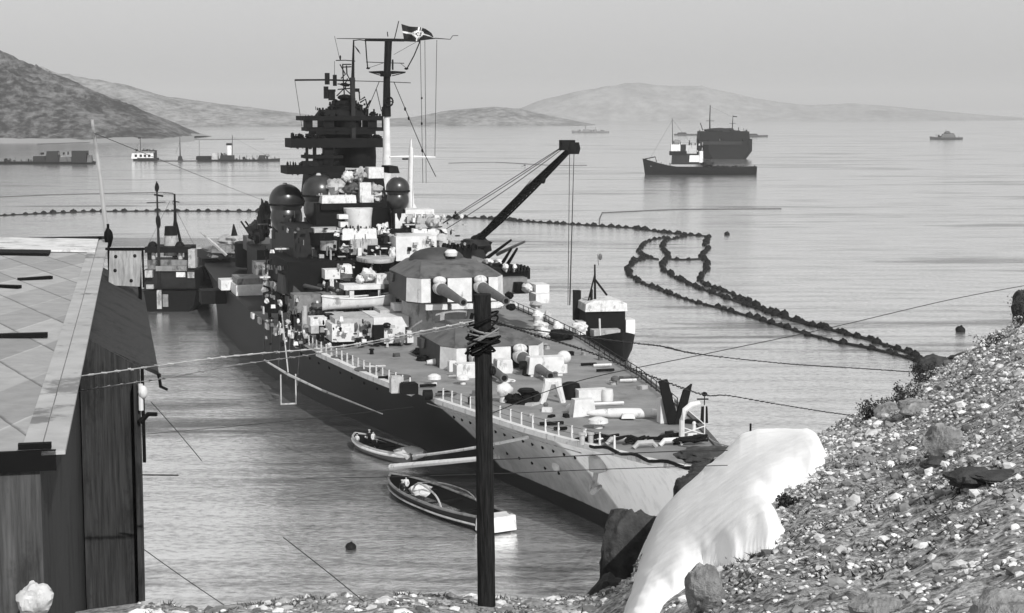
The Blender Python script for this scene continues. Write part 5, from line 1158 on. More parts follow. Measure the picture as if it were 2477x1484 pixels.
def edgeclutter(x0, x1, y, s, n, hmax, mt='black', nm='rail_gear', k=2):
    f = cc(k)
    for i in range(n):
        m_ = MB()
        x = x0 + (x1 - x0) * (i + R.random()) / n; h = R.uniform(.25, 1) * hmax; w_ = R.uniform(3, 16)
        _, b0, z0 = Ss(*f(x, y), s); _, b1, z1 = Ss(*f(x + w_, y - h), s); lo, hi = min(b0, b1), max(b0, b1); d_ = R.uniform(.2, 1.2)
        yo = R.uniform(0, 2)
        if R.random() < .5: m_.box(lo, hi, -s - d_ - yo, -s - yo, z0 - .1, z1, top=R.uniform(.5, 1))
        else: m_.ball(((lo + hi) / 2, -s - yo, (z0 + z1) / 2), (hi - lo) * .7, d_ * .5, (z1 - z0) * .6, 8, 6, .7)
        m_.build({0: 'locker', 1: 'clutter_b', 2: 'ventilator', 3: 'clutter_d'}[i % 4], mt, tower if k == 2 else ship, smooth=False)  # random invented clutter, its names dealt out by turn
edgeclutter(330, 1040, 947, ST - .6, 34, 26); edgeclutter(205, 470, 1154, ST - 1, 18, 42); edgeclutter(165, 480, 1410, ST - 2, 18, 45); edgeclutter(900, 1040, 1154, ST - 1, 8, 30); edgeclutter(430, 900, 886, ST, 24, 34); edgeclutter(560, 880, 840, ST + .5, 16, 30); edgeclutter(600, 800, 802, ST + .8, 10, 26); edgeclutter(345, 680, 1310, ST - 1, 12, 30)
edgeclutter(330, 1040, 1082, ST - .8, 12, -16); edgeclutter(205, 500, 1230, ST - 1.2, 10, -22); edgeclutter(165, 600, 1474, ST - 2, 12, -20); edgeclutter(345, 680, 1235, ST - 1.2, 8, -16)
edgeclutter(460, 1010, 380, 109, 24, 30, 'lightgrey', 'bridge_gear', 3); edgeclutter(1480, 1760, 800, 96.5, 18, 46, 'black', 'winch_gear', 3); edgeclutter(640, 1100, 645, 100, 20, 30, 'black', 'bridge_gear', 3); edgeclutter(1180, 1500, 545, 104, 14, 26, 'white', 'bridge_gear', 3)
edgeclutter(0, 480, 640, 130, 26, 60, 'black', 'aft_gear', 3); edgeclutter(0, 700, 960, 100, 30, 40, 'midgrey', 'waist_gear', 3); edgeclutter(250, 700, 1310, 90, 24, 40, 'midgrey', 'waist_gear', 3)
# davits and posts along the starboard waist
for s, h in ((104, 5.5), (96, 4.5), (112, 4.0)):
    b = lerp(s, HBD) - 1.2; MB().tube([(b, -s, zd(s)), (b, -s, zd(s) + h), (b + .8, -s, zd(s) + h + .3)], [.22, .2, .14], 8).build('davit', 'black', ship)
MB().tube([(lerp(88, HBD) - 1, -88, zd(88)), (lerp(88, HBD) - 1, -88, zd(88) + 4.2)], [.4, .3], 10).build('davit', 'lightgrey', ship)

# naval ensign at the gaff: dark field, pale cross and disc
def ensign():
    f = cc(2); nx, ny = 28, 16; V = {}
    top = [(1213, 98), (1290, 122), (1390, 128), (1440, 145), (1490, 180), (1508, 215)]; bot = [(1238, 245), (1300, 248), (1360, 258), (1400, 240), (1450, 236), (1506, 234)]
    def ev(P, t):
        x = t * (len(P) - 1); i = min(int(x), len(P) - 2); w = x - i; return (P[i][0] * (1 - w) + P[i + 1][0] * w, P[i][1] * (1 - w) + P[i + 1][1] * w)
    vs = []
    for i in range(nx + 1):
        for j in range(ny + 1):
            a, b = ev(top, i / nx), ev(bot, i / nx); x, y = a[0] + (b[0] - a[0]) * j / ny, a[1] + (b[1] - a[1]) * j / ny
            q = Ss(*f(x, y), SM + .5 * sin(i * .5)); vs.append(loc2w(*q))
    o = vs[0].copy(); dk, lt = MB(), MB(); rt = empty('ensign', o, 0, 'dark naval ensign with pale cross and disc flying from the gaff', 'flag')
    for i in range(nx):
        for j in range(ny):
            x, y = (i + .5) / nx, (j + .5) / ny
            r = math.hypot((x - .42) * 1.6, y - .5)
            cross = abs(x - .42) < .06 or abs(y - .5) < .09; inner = (abs(x - .42) < .02 or abs(y - .5) < .03)
            light = (r < .27 and not (.10 < r < .15)) or (cross and not inner and r > .27)
            a = i * (ny + 1) + j; (lt if light else dk).add([v - o for v in (vs[a], vs[a + ny + 1], vs[a + ny + 2], vs[a + 1])], [(0, 1, 2, 3)])
    dk.build('field', 'dark', rt); lt.build('cross', 'white', rt)
ensign()

# ------------------------------------------------------------------ boats alongside
def along(u0, v0, u1, v1, z=0):
    a, b = Wz(u0, v0, z), Wz(u1, v1, z); c = (a + b) / 2; d = b - a
    return c, d.length, math.atan2(d.y, d.x) - pi / 2
# launch with three hands (upper boat)
c, L_, rz = along(1010, 1128, 860, 1078); L_ *= 1.02
b1 = open_boat('launch', 'open pale-sided launch with sailors under the starboard bow', L_, 3.4, 1.2, c + Vector((0, 0, -.25)), rz, 'midgrey', 'dark', 'lightgrey', tr=.5, thwarts=5)
MB().ball((0, -L_ * .40, 1.3), 1.4, 1.9, .6, 14, 7, .4).build('canvas_cover', 'white', b1)
rg_ = boat_rings(L_, 3.4, 1.2, .5, 15, .35)
for sd in (-1, 1): MB().tube([(sd * w * 1.01, y, z * .82) for y, w, z in rg_[1:-1]], .17, 6).build('strake', 'white', b1)
def inboat(c, rz, dx, dy, dz): return c + Vector((dx * cos(rz) - dy * sin(rz), dx * sin(rz) + dy * cos(rz), dz))
person(inboat(c, rz, .3, L_ * .30, .25), rz + 2.5, 'stand', 0, 'man in dark clothes standing in the stern of the upper launch')
person(inboat(c, rz, .0, L_ * .20, .35), rz + 3.3, 'stand', 1, 'man in white shirt standing in the upper launch', 0)
person(inboat(c, rz, -.6, L_ * .05, .3), rz + 1.3, 'sit', 0, 'man in dark clothes sitting in the middle of the upper launch')
person(inboat(c, rz, -.7, L_ * .36, .3), rz + 2.0, 'sit', 1, 'man in pale shirt sitting in the stern of the upper launch')
# lower boat
c2, L2_, rz2 = along(1205, 1290, 945, 1182)
b2 = open_boat('lighter', 'long dark lighter with white bow cloth under the starboard bow', L2_, 4.4, 1.35, c2 + Vector((0, 0, -.3)), rz2, 'dark', 'black', 'grey', tr=.55, thwarts=4)
MB().box(-1.5, 1.5, -L2_ / 2 - .5, -L2_ / 2 + 1.2, .5, 1.75, top=.94).build('bow_cloth', 'white', b2, smooth=False)
MB().tube(smoothpath([Vector((-1.9, -3.5, 1.3)), Vector((-1.7, -2.0, 2.2)), Vector((-1.2, 2.0, 2.4)), Vector((-1.2, 3.2, 1.4))], .4), .09, 6).build('canopy_hoop', 'lightgrey', b2)
MB().tube(smoothpath([Vector((1.7, -3.5, 1.3)), Vector((1.3, -2.5, 2.2)), Vector((.6, 1.0, 2.4)), Vector((-1.2, 2.2, 2.4))], .4), .06, 6).build('canopy_hoop', 'grey', b2)
MB().ball((0, 3.8, 1.3), 1.0, .8, .5, 12, 7, .5).build('sail_bundle', 'canvas', b2)
person(inboat(c2, rz2, .2, L2_ * .36, .3), rz2 + 2.5, 'sit', 1, 'man in white shirt sitting in the stern of the lower lighter')
person(inboat(c2, rz2, -.8, L2_ * .30, .3), rz2 + 2.5, 'sit', 0, 'man in dark clothes sitting beside the white-shirted man in the lighter')
rg_ = boat_rings(L2_, 4.4, 1.35, .55, 15, .35)
for sd in (-1, 1): MB().tube([(sd * w * .99, y, z * .55) for y, w, z in rg_[1:-1]], .09, 6).build('rubbing_strake', 'lightgrey', b2)
# gang plank boom and ropes from the launch
A_, B_ = Wz(945, 1130, 1.3), Wz(1205, 1106, 4.5)
g = MB(); g.tube([Vector((0, 0, 0)), B_ - A_], [.28, .2], 8); ob = g.build('mooring_spar', 'white'); ob.location = A_; tag(ob, 'long white spar reaching level from the launch to the bow', 'spar')
A_, B_ = Wz(1000, 1104, 1.5), loc2w(24, lerp(24, HBD) * .96, 7.4)
g = MB(); g.tube(catenary(Vector((0, 0, 0)), B_ - A_, .15, 10), .15, 6); ob = g.build('mooring_rope', 'white'); ob.location = A_; tag(ob, 'pale rope slanting from the launch up to the bow rail', 'rope')
# bow hawsers to the shore
for (u0, v0, u1, v1, y1, r, mt, lb) in ((1640, 1105, 1760, 1108, 34, .10, 'white', 'thick pale hawser from the stem to the rocks'), (1640, 1078, 1830, 1078, 33, .035, 'rope', 'black hawser from the stem head to the crest rocks'), (1715, 1060, 1790, 1085, 34, .04, 'lightgrey', 'pale rope from the white arch down to the rocks')):
    A_ = loc2w(*Sz(u0, v0, 10.2)); B_ = Wy(u1, v1, y1); g = MB(); g.tube(catenary(Vector((0, 0, 0)), B_ - A_, .1, 12), [r * (1 - .6 * k / 12) for k in range(13)], 6); ob = g.build('hawser', mt); ob.location = A_; tag(ob, lb, 'hawser')

# drifter on the port side, seen bow-on
dr = empty('drifter', Wz(1465, 800, 0).xyz, 0, 'black drifter with white wheelhouse awning moored on the port side', 'boat')
D0 = Wz(1470, 855, 0); dr.location = Vector((D0.x, D0.y, 0)); dr.rotation_euler = (0, 0, TH * .6 + pi)
def drp(mb, n, m_, **k): return mb.build(n, m_, dr, **k)
rings = []
for y, w, z, zb in ((9.5, .15, 4.3, .5), (8.0, 1.5, 3.9, 0), (6.0, 2.5, 3.4, -.5), (3, 3.1, 2.9, -.6), (0, 3.3, 2.5, -.6), (-5, 3.3, 2.4, -.6), (-10, 3.0, 2.6, -.5), (-13, 1.8, 2.9, .2)):
    rings.append([(-w, y, z), (-w * .85, y, z * .4), (-w * .5, y, zb), (w * .5, y, zb), (w * .85, y, z * .4), (w, y, z)])
drp(MB().loft(rings), 'hull', 'black', ang=50)
drp(MB().loft([[(-w * .9, y * .97, z - .5), (w * .9, y * .97, z - .5), (w * .9, y * .97, z - .45), (-w * .9, y * .97, z - .45)] for y, w, z, zb in ((8, 1.5, 3.9, 0), (3, 3.1, 2.9, 0), (-5, 3.3, 2.4, 0), (-12, 2, 2.8, 0))]), 'deck', 'grey')
drp(MB().box(-2.9, 2.9, -6, -1.5, 2.2, 5.9), 'wheelhouse', 'black', smooth=False)
drp(MB().loft([[(-3.1, y, 5.9), (-3.0, y, 7.0), (-1.8, y, 7.5), (1.8, y, 7.5), (3.0, y, 7.0), (3.1, y, 5.9)] for y in (-6.3, -1.0)]), 'awning', 'canvas', ang=60)
drp(MB().box(-4.3, -2.95, -4, -1.2, 2.6, 4.6), 'side_screen', 'white', smooth=False); drp(MB().box(2.95, 4.0, -4, -1.2, 2.6, 4.4), 'side_screen', 'white', smooth=False)
drp(MB().tube([(1.2, -3, 5), (1.3, -3, 12.5)], [.22, .12], 8), 'mast', 'black'); drp(MB().tube([(2.3, -3, 7), (1.3, -3, 11)], .12, 6).tube([(-.6, -3.4, 8.0), (1.3, -3, 10.4)], .16, 6).tube([(1.9, -2.4, 7.4), (1.9, -2.4, 9.0)], .2, 6), 'mast_leg', 'black')
drp(MB().box(2.6, 3.6, -7.5, -6.3, 4, 8.4), 'funnel', 'black', smooth=False); drp(MB().tube([(1.8, 3, 2.4), (1.9, 3, 5.4)], .14, 6), 'post', 'white')
drp(MB().ball((-.3, 6.0, 3.1), 1.2, 1.0, .5, 14, 7, .5), 'foredeck_gear', 'grey'); drp(MB().box(-1.6, 2.4, -.9, 1.0, 2.5, 3.5), 'hatch_coaming', 'lightgrey', smooth=False)
drp(MB().tube([(.75, -3, 12.4), (.9, -3, 14.0)], .05, 5).ball((.5, -3, 13.6), .3, .1, .5, 8, 5), 'mast_pennant', 'midgrey')

# tug at the left, seen end on
tg = empty('tug', Wz(410, 752, 0), 0, 'dark twin-masted tug lying between the shed and the battleship stern', 'tug'); TY = tg.location.y
def TP(u, v): p = Wy(u, v, TY); return p - Vector(tg.location)
def tbx(u0, v0, u1, v1, dp, mt, nm, y0=0, top=1.0):
    a, b = TP(u0, v0), TP(u1, v1); return MB().box(min(a.x, b.x), max(a.x, b.x), y0, y0 + dp, min(a.z, b.z), max(a.z, b.z), top=top).build(nm, mt, tg, smooth=False)
rings = []
a, b = TP(328, 700), TP(490, 700); W2 = (b.x - a.x) / 2; cx = (a.x + b.x) / 2
for y, w, z in ((-1.5, W2 * .86, 3.6), (0, W2 * .97, 3.4), (5, W2, 3.2), (14, W2, 3.2), (22, W2 * .7, 3.8), (27, .2, 4.6)):
    rings.append([(cx - w, y, z), (cx - w * .9, y, 1), (cx - w * .6, y, -.5), (cx + w * .6, y, -.5), (cx + w * .9, y, 1), (cx + w, y, z)])
MB().loft(rings).build('hull', 'black', tg, ang=50)
tbx(345, 655, 470, 700, 8, 'dark', 'deckhouse', 1); tbx(375, 645, 450, 657, 9, 'grey', 'deckhouse_roof', .5); tbx(350, 632, 460, 656, 6, 'grey', 'upper_house', 2); tbx(345, 600, 455, 614, 6, 'black', 'boat_deck', 1.5); tbx(350, 614, 360, 632, 3, 'black', 'stanchion', 2); tbx(440, 614, 452, 632, 3, 'black', 'stanchion', 2)
tbx(424, 660, 446, 672, .3, 'white', 'life_raft', .7); tbx(452, 660, 468, 674, .4, 'lightgrey', 'life_raft', .6); tbx(384, 700, 396, 745, .3, 'lightgrey', 'stern_stripe', -1.75); tbx(398, 710, 412, 740, .3, 'grey', 'stern_stripe', -1.75); tbx(352, 690, 370, 700, .5, 'lightgrey', 'tow_hook', .4)
tbx(350, 655, 368, 672, 1, 'lightgrey', 'vent_trunk', .0); tbx(452, 605, 470, 650, 2, 'lightgrey', 'side_screen', 1)
for u in (361, 427):
    p = TP(u, 608); MB().ball(p + Vector((0, 3, .3)), .9, .9, 1.2, 14, 8).build('ventilator_cowl', 'black', tg); q = TP(u + 2, 617); MB().tube([q + Vector((0, 2.6, -1)), q + Vector((0, 2.6, .8))], .4, 10).build('ventilator_stem', 'lightgrey', tg)
p0_, p1_ = TP(399, 625), TP(399, 575); MB().tube([p0_ + Vector((0, 5, 0)), p1_ + Vector((0, 5, 0))], [1.25, 1.1], 18).build('funnel', 'lightgrey', tg); MB().tube([p1_ + Vector((0, 5, 0)), p1_ + Vector((0, 5, 1.6))], [1.15, 1.0], 18).build('funnel_top', 'black', tg)
def tl(pts, r, mt, nm, y=6): MB().tube([TP(*q_) + Vector((0, y, 0)) for q_ in pts], r, 7).build(nm, mt, tg)
tl([(383, 720), (381, 600), (376, 440)], [.3, .26, .12], 'dark', 'aft_mast', 1); tl([(401, 640), (402, 560), (400, 475)], [.5, .32, .16], 'black', 'fore_mast', 8); tl([(386, 570), (400, 555), (402, 520)], [.2, .3, .2], 'black', 'mast_brace', 8); tl([(418, 610), (404, 545)], [.3, .2], 'black', 'mast_brace', 8); tl([(384, 610), (386, 560)], .3, 'black', 'mast_brace', 8)
tl([(352, 492), (398, 490)], .08, 'black', 'yard', 1); tl([(370, 472), (392, 476)], .16, 'black', 'yard', 1); tl([(395, 493), (412, 496)], .1, 'black', 'yard', 8); tl([(392, 515), (414, 517)], .08, 'black', 'yard', 8)
MB().ball(TP(377, 455) + Vector((0, 1, 0)), .4, .4, .8, 10, 6, .3).build('mast_lamp', 'black', tg); MB().ball(TP(380, 538) + Vector((0, 1, 0)), .45, .4, 1.2, 10, 6, .2).build('lookout_barrel', 'black', tg); tl([(400, 490), (340, 610)], .03, 'rope', 'stay', 4); tl([(404, 490), (470, 620)], .03, 'rope', 'stay', 4)

# ------------------------------------------------------------------ distant vessels, broadside hulls built at the water
def vessel(name, label, u0, u1, vwl, vdk, bow, mt='dark', beam=7, group=None, cat='ship', flare=.4):
    a, b = Wz(u0, vwl, 0), Wz(u1, vwl, 0); y = a.y; rt = empty(name, ((a.x + b.x) / 2, y + beam / 2, 0), 0, label, cat, group)
    L_ = b.x - a.x; h = Wy((u0 + u1) / 2, vdk, y).z; rings = []
    for i in range(15):
        t = i / 14; x = (t - .5) * L_; e = t if bow < 0 else 1 - t       # e = 0 at the bow
        w = beam / 2 * max(.03, min(1, (e / .28)) ** .6) * (1 - .35 * max(0, (e - .8) / .2) ** 2)
        z = h * (1 + flare * max(0, 1 - e / .3) ** 1.5 + .08 * max(0, (e - .85) / .15)); sx_ = (-1 if bow < 0 else 1) * max(0, 1 - e / .1) * h * .35
        rings.append([(x + sx_, -w, z), (x + sx_ * .3, -w * .85, z * .3), (x, -w * .5, -.6), (x, w * .5, -.6), (x + sx_ * .3, w * .85, z * .3), (x + sx_, w, z)])
    MB().loft(rings).build('hull', mt, rt, ang=50); return rt
def vpt(rt, u, v, dy=0): return Wy(u, v, rt.location.y + dy) - Vector(rt.location)
def vb(rt, u0, v0, u1, v1, dp, mt, nm, top=1.0, shape='box'):
    a, b = vpt(rt, u0, v0), vpt(rt, u1, v1); x0, x1 = sorted((a.x, b.x)); z0, z1 = sorted((a.z, b.z))
    if shape == 'box': return MB().box(x0, x1, -dp / 2, dp / 2, z0, z1, top=top).build(nm, mt, rt, smooth=False)
    if shape == 'lump': return MB().ball(((x0 + x1) / 2, 0, (z0 + z1) / 2), (x1 - x0) / 2, dp / 2, (z1 - z0) / 2, 18, 10, .5).build(nm, mt, rt)
    return MB().lathe(((x0 + x1) / 2, 0, z0), [((x1 - x0) / 2, 0), ((x1 - x0) / 2 * top, z1 - z0)], 14).build(nm, mt, rt)
def vl(rt, pts, r, mt, nm): return MB().tube([vpt(rt, *p) for p in pts], r, 6).build(nm, mt, rt)
# patrol trawler
v = vessel('patrol_trawler', 'black-hulled patrol trawler with white bridge anchored off the bow', 1562, 1832, 424, 405, -1, 'black', 9, flare=1.1)
vb(v, 1625, 372, 1690, 398, 5, 'dark', 'deckhouse', .95); vb(v, 1622, 350, 1652, 368, 4, 'white', 'bridge', .95); vb(v, 1655, 352, 1684, 378, 4, 'lightgrey', 'bridge_screen'); vb(v, 1628, 338, 1646, 352, 3, 'grey', 'upper_bridge', .8, 'lump')
vb(v, 1666, 376, 1690, 392, 5.5, 'white', 'boat_cover', .9); vb(v, 1689, 366, 1701, 394, 3, 'white', 'funnel', .9, 'cyl'); vb(v, 1620, 366, 1660, 376, 5, 'black', 'bridge_shade'); vb(v, 1645, 350, 1658, 366, 4, 'dark', 'chart_house'); vb(v, 1696, 388, 1726, 404, 5, 'dark', 'winch', .7, 'lump')  # black block below the bridge stands in for shade
vl(v, [(1627, 395), (1627, 340), (1626, 287)], [.3, .2, .12], 'black', 'mast'); vl(v, [(1560, 385), (1585, 380), (1588, 392)], .3, 'black', 'bow_gun'); vl(v, [(1690, 404), (1700, 424)], .15, 'grey', 'boat_ladder'); vl(v, [(1627, 290), (1570, 388)], .05, 'rope', 'forestay'); vl(v, [(1627, 290), (1695, 380)], .05, 'rope', 'backstay'); vl(v, [(1700, 403), (1826, 405)], .35, 'dark', 'bulwark_rail')
def vclut(v, u0, u1, vv, n, h, mts=('black', 'dark', 'midgrey'), dp=4):
    for i in range(n):
        u = R.uniform(u0, u1); w_ = R.uniform(.8, 4.5); hh_ = R.uniform(.3, 1) * h
        if i % 3 == 0: vl(v, [(u, vv + 1), (u + R.uniform(-1, 1), vv - hh_ * 1.5)], R.uniform(.1, .2), R.choice(mts), 'stanchion')
        else: vb(v, u, vv - hh_, u + w_, vv + .5, R.uniform(1, dp), R.choice(mts), 'deck_gear', R.uniform(.5, 1), 'box' if i % 2 else 'lump')
vclut(v, 1570, 1625, 403, 12, 7); vclut(v, 1622, 1700, 352, 18, 9, ('black', 'white', 'dark', 'lightgrey')); vclut(v, 1622, 1700, 372, 16, 10, ('black', 'white', 'dark')); vclut(v, 1700, 1825, 405, 20, 6)
# depot ship bow-on with low pontoons
y = Wz(1750, 385, 0).y
v = empty('depot_ship', (Wy(1757, 385, y).x, y, 0), 0, 'large dark two-masted depot ship lying behind the patrol trawler', 'ship')
rings = []; a, b = vpt(v, 1696, 380), vpt(v, 1820, 380); w = (b.x - a.x) / 2; cx = (a.x + b.x) / 2; hz2 = vpt(v, 1760, 338).z
for yy, k in ((-8, .75), (-4, .93), (2, 1), (25, 1), (60, .8), (75, .05)): rings.append([(cx - w * k, yy, hz2 * 1.02), (cx - w * k * 1.0, yy, hz2 * .4), (cx - w * k * .75, yy, -.5), (cx + w * k * .75, yy, -.5), (cx + w * k, yy, hz2 * .4), (cx + w * k, yy, hz2 * 1.02)])
MB().loft(rings).build('hull', 'black', v, ang=50)
vb(v, 1688, 318, 1810, 340, 16, 'black', 'superstructure', .97); vb(v, 1705, 310, 1775, 322, 12, 'dark', 'boat_deck', .85, 'lump'); vb(v, 1765, 316, 1788, 332, 10, 'dark', 'after_house'); vb(v, 1682, 340, 1700, 372, 10, 'black', 'bow_sponson', .8, 'lump'); vb(v, 1690, 342, 1790, 350, 17.5, 'dark', 'rubbing_band')
vclut(v, 1690, 1808, 319, 34, 9, dp=10); vclut(v, 1700, 1800, 340, 16, 8, dp=24); vl(v, [(1717, 318), (1717, 290), (1718, 255)], [.5, .4, .25], 'black', 'fore_mast'); vl(v, [(1771, 318), (1772, 300), (1773, 280)], [.35, .3, .15], 'black', 'main_mast'); vl(v, [(1708, 293), (1728, 293)], .18, 'black', 'yard'); vl(v, [(1773, 282), (1783, 283)], .35, 'black', 'pennant'); vl(v, [(1764, 299), (1780, 299)], .15, 'black', 'yard'); vl(v, [(1700, 316), (1694, 298)], .3, 'black', 'derrick'); vl(v, [(1718, 258), (1772, 284)], .05, 'rope', 'aerial')
for u0, u1, vv, lb, h in ((1628, 1696, 337, 'low grey pontoon left of the depot ship', 4), (1800, 1862, 342, 'low dark pontoon with tapering deck right of the depot ship', 5)):
    q = vessel('pontoon', lb, u0, u1, vv, vv - h, 1 if u0 > 1700 else -1, 'midgrey', 8, cat='pontoon', flare=.1); vb(q, u0 + 6, vv - h - 4, u0 + 34, vv - h, 5, 'dark', 'deck_cargo', .7)
    q.location.y += 250; q.location.x *= 1 + 250 / (q.location.y - 250); q.location.z = 0
v = vessel('escort_ship', 'small faint grey escort ship far out on the right', 2252, 2330, 338, 333, -1, 'midgrey', 8, flare=.5)
vb(v, 2275, 324, 2312, 334, 5, 'midgrey', 'superstructure', .7); vb(v, 2284, 318, 2298, 326, 4, 'midgrey', 'bridge', .8, 'lump'); vclut(v, 2262, 2322, 334, 16, 9); vl(v, [(2288, 328), (2288, 314)], .3, 'midgrey', 'mast'); vb(v, 2300, 323, 2308, 330, 3, 'dark', 'funnel', .9, 'cyl')
v = vessel('far_destroyer', 'long faint destroyer under the far hill, right of the crane jib', 1384, 1474, 322, 318, -1, 'grey', 8, flare=.5)
vb(v, 1408, 313, 1428, 319, 5, 'grey', 'bridge', .7); vb(v, 1434, 314, 1444, 319, 4, 'grey', 'funnel', .9, 'cyl'); vclut(v, 1390, 1470, 319, 16, 6, ('grey', 'midgrey')); vl(v, [(1417, 316), (1415, 303)], .4, 'midgrey', 'mast'); vl(v, [(1440, 316), (1441, 308)], .3, 'grey', 'after_mast'); vb(v, 1452, 315, 1462, 319, 3, 'grey', 'gun', .7, 'lump')
# left fleet
v = vessel('tanker', 'long low tanker with white funnel left of the battleship bridge', 476, 674, 391, 387, 1, 'dark', 10, flare=.8)
vb(v, 476, 378, 512, 387, 7, 'black', 'poop_house', .95); vb(v, 513, 370, 528, 387, 5, 'lightgrey', 'white_house', .9); vb(v, 534, 376, 566, 387, 7, 'dark', 'engine_house', .95); vb(v, 547, 352, 561, 378, 4, 'white', 'funnel', .92, 'cyl'); vb(v, 547, 347, 561, 352, 4, 'black', 'funnel_top', 1, 'cyl')
vclut(v, 480, 665, 387, 40, 8); vclut(v, 530, 570, 376, 10, 7); vl(v, [(562, 380), (562, 328)], .2, 'dark', 'mast'); vl(v, [(482, 380), (482, 338)], .22, 'grey', 'after_mast'); vb(v, 586, 380, 594, 386, 3, 'dark', 'hatch_gear', .8, 'lump'); vb(v, 624, 376, 642, 386, 4, 'dark', 'forward_house', .6); vb(v, 640, 373, 652, 380, 3, 'grey', 'forward_gun', .6, 'lump'); vl(v, [(562, 332), (660, 384)], .05, 'rope', 'forestay')
v = vessel('coastal_launch', 'white-sided cabin launch with one mast on the left', 320, 380, 390, 383, -1, 'dark', 8, flare=.4)
vb(v, 320, 370, 374, 384, 6, 'white', 'cabin', .97); vb(v, 322, 366, 376, 370, 7, 'grey', 'cabin_roof'); vb(v, 362, 364, 378, 382, 5, 'dark', 'after_cabin'); vb(v, 342, 363, 358, 368, 4, 'dark', 'roof_locker', .7)
vclut(v, 322, 376, 366, 12, 7)
for u in (328, 340, 350, 360): vb(v, u, 374, u + 6, 380, 6.2, 'black', 'window')
vl(v, [(340, 370), (339, 332)], .22, 'dark', 'mast'); vb(v, 333, 332, 341, 336, 1, 'dark', 'mast_light', .8, 'lump'); vl(v, [(339, 338), (322, 372)], .05, 'rope', 'stay')
v = vessel('small_cutter', 'slender masted cutter between the cabin launch and the tanker', 380, 476, 391, 389, 1, 'midgrey', 5, cat='boat'); vl(v, [(436, 389), (435, 332)], [.5, .15], 'dark', 'mast'); vb(v, 430, 378, 442, 390, 3, 'dark', 'wheelhouse', .6); vl(v, [(435, 345), (425, 372)], .08, 'dark', 'gaff'); vl(v, [(442, 386), (474, 383)], .1, 'grey', 'boom')
v = vessel('barge', 'long low black barge carrying two dark sheds at the left edge', -40, 226, 398, 392, 1, 'black', 10, cat='barge', flare=.1)
vclut(v, 0, 220, 392, 26, 9, dp=6); vclut(v, 90, 215, 374, 16, 7, dp=6); vb(v, 82, 378, 112, 393, 7, 'dark', 'cargo_shed', .9); vb(v, 112, 366, 145, 393, 8, 'dark', 'cargo_shed', .75); vb(v, 146, 380, 176, 392, 6, 'midgrey', 'cargo_stack', .9); vb(v, 176, 365, 212, 393, 8, 'dark', 'cargo_shed', .95); vb(v, 212, 376, 224, 393, 6, 'midgrey', 'cargo_stack', .7); vb(v, 146, 378, 154, 388, 5, 'lightgrey', 'deck_tank', .9, 'lump')
# low log boom off the left shore
for (P, lb) in (([(90, 349), (180, 346), (290, 343)], 'thin dark log boom under the left headland'), ([(380, 340), (430, 339), (478, 338), (640, 337)], 'thin dark log boom behind the masted cutter')):
    Q = [Wz(*p, .2) for p in P]; g = MB(); g.tube([p - Q[0] for p in Q], .5, 6); ob = g.build('log_boom', 'midgrey'); ob.location = Q[0]; tag(ob, lb, 'boom')
for (P, lb) in (([(0, 477), (120, 472), (230, 469), (395, 466), (420, 470)], 'faint thin net boom behind the row of floats at the left'), ([(1085, 395), (1200, 393), (1330, 400), (1420, 400)], 'faint dark net boom beyond the crane jib'), ([(1456, 515), (1540, 511), (1640, 507), (1780, 506), (1890, 505)], 'thin curved net boom right of the crane wires'), ([(1456, 517), (1450, 530), (1450, 545)], 'short net boom joining the curved boom to the floats')):
    Q = smoothpath([Wz(*p, .12) for p in P], 20); g = MB(); g.tube([p - Q[0] for p in Q], .2, 6); ob = g.build('net_boom', 'midgrey'); ob.location = Q[0]; tag(ob, lb, 'boom')
sb_ = Wz(1268, 402, 0)
small = vessel('rowing_boat', 'tiny pale rowing boat on the water behind the crane jib', 1262, 1280, 404, 402, -1, 'lightgrey', 2, cat='boat', flare=.3); vb(small, 1266, 399, 1272, 402, 1, 'dark', 'canvas_cover', .6)

# ------------------------------------------------------------------ anti-torpedo net floats
def float_mesh(r):
    mb = MB(); mb.ball((0, 0, r * .35), r, r, r * .8, 12, 8); mb.lathe((0, 0, r * 1.0), [(r * .25, 0), (r * .2, r * .35)], 8); return mb
fm = float_mesh(1.0).build('net_float', 'buoy'); proto_used = [False]
def floats(pts, step, r, label, group, sc=(1, 1), rope=True, skip=None, seed=1, pair=False):
    rr = random.Random(seed)
    path = smoothpath([Wz(*p, 0) for p in pts], 6); W_ = walk(path, step)
    for i, p in enumerate(W_):
        if skip and skip(p): continue
        if proto_used[0]: o = fm.copy(); COL.objects.link(o)
        else: o = fm; proto_used[0] = True
        k = r * rr.uniform(.72, 1.12); o.location = p + Vector((rr.uniform(-.45, .45), rr.uniform(-.4, .4), rr.uniform(-.2, .05))); o.scale = (k * sc[0], k, k); o.rotation_euler = (rr.uniform(-.3, .3), rr.uniform(-.3, .3), rr.uniform(-.4, .4))
        tag(o, label, 'float', group)
    if rope:
        g = MB(); g.tube([p - path[0] + Vector((0, 0, .12)) for p in path[::2] + [path[-1]]], .26, 5); ob = g.build('net_cable', 'dark'); ob.location = path[0]
        tag(ob, 'dark net cable threading ' + label.split(' float ')[-1] if False else 'dark cable joining the ' + group, 'cable')
    return len(W_)
nf = 0
nf += floats([(-60, 526), (40, 521), (120, 517), (230, 513), (380, 512), (520, 512), (640, 513)], 3.5, .9, 'dark round float in the row crossing the water left of the battleship', 'floats left of the battleship', (1.25, 1), seed=2)
nf += floats([(1085, 527), (1180, 530), (1270, 537), (1370, 543), (1450, 548), (1530, 553), (1600, 563), (1710, 573)], 3.0, .85, 'dark round float in the straight row running right from behind the crane', 'floats right of the crane', (1.3, 1), seed=3)
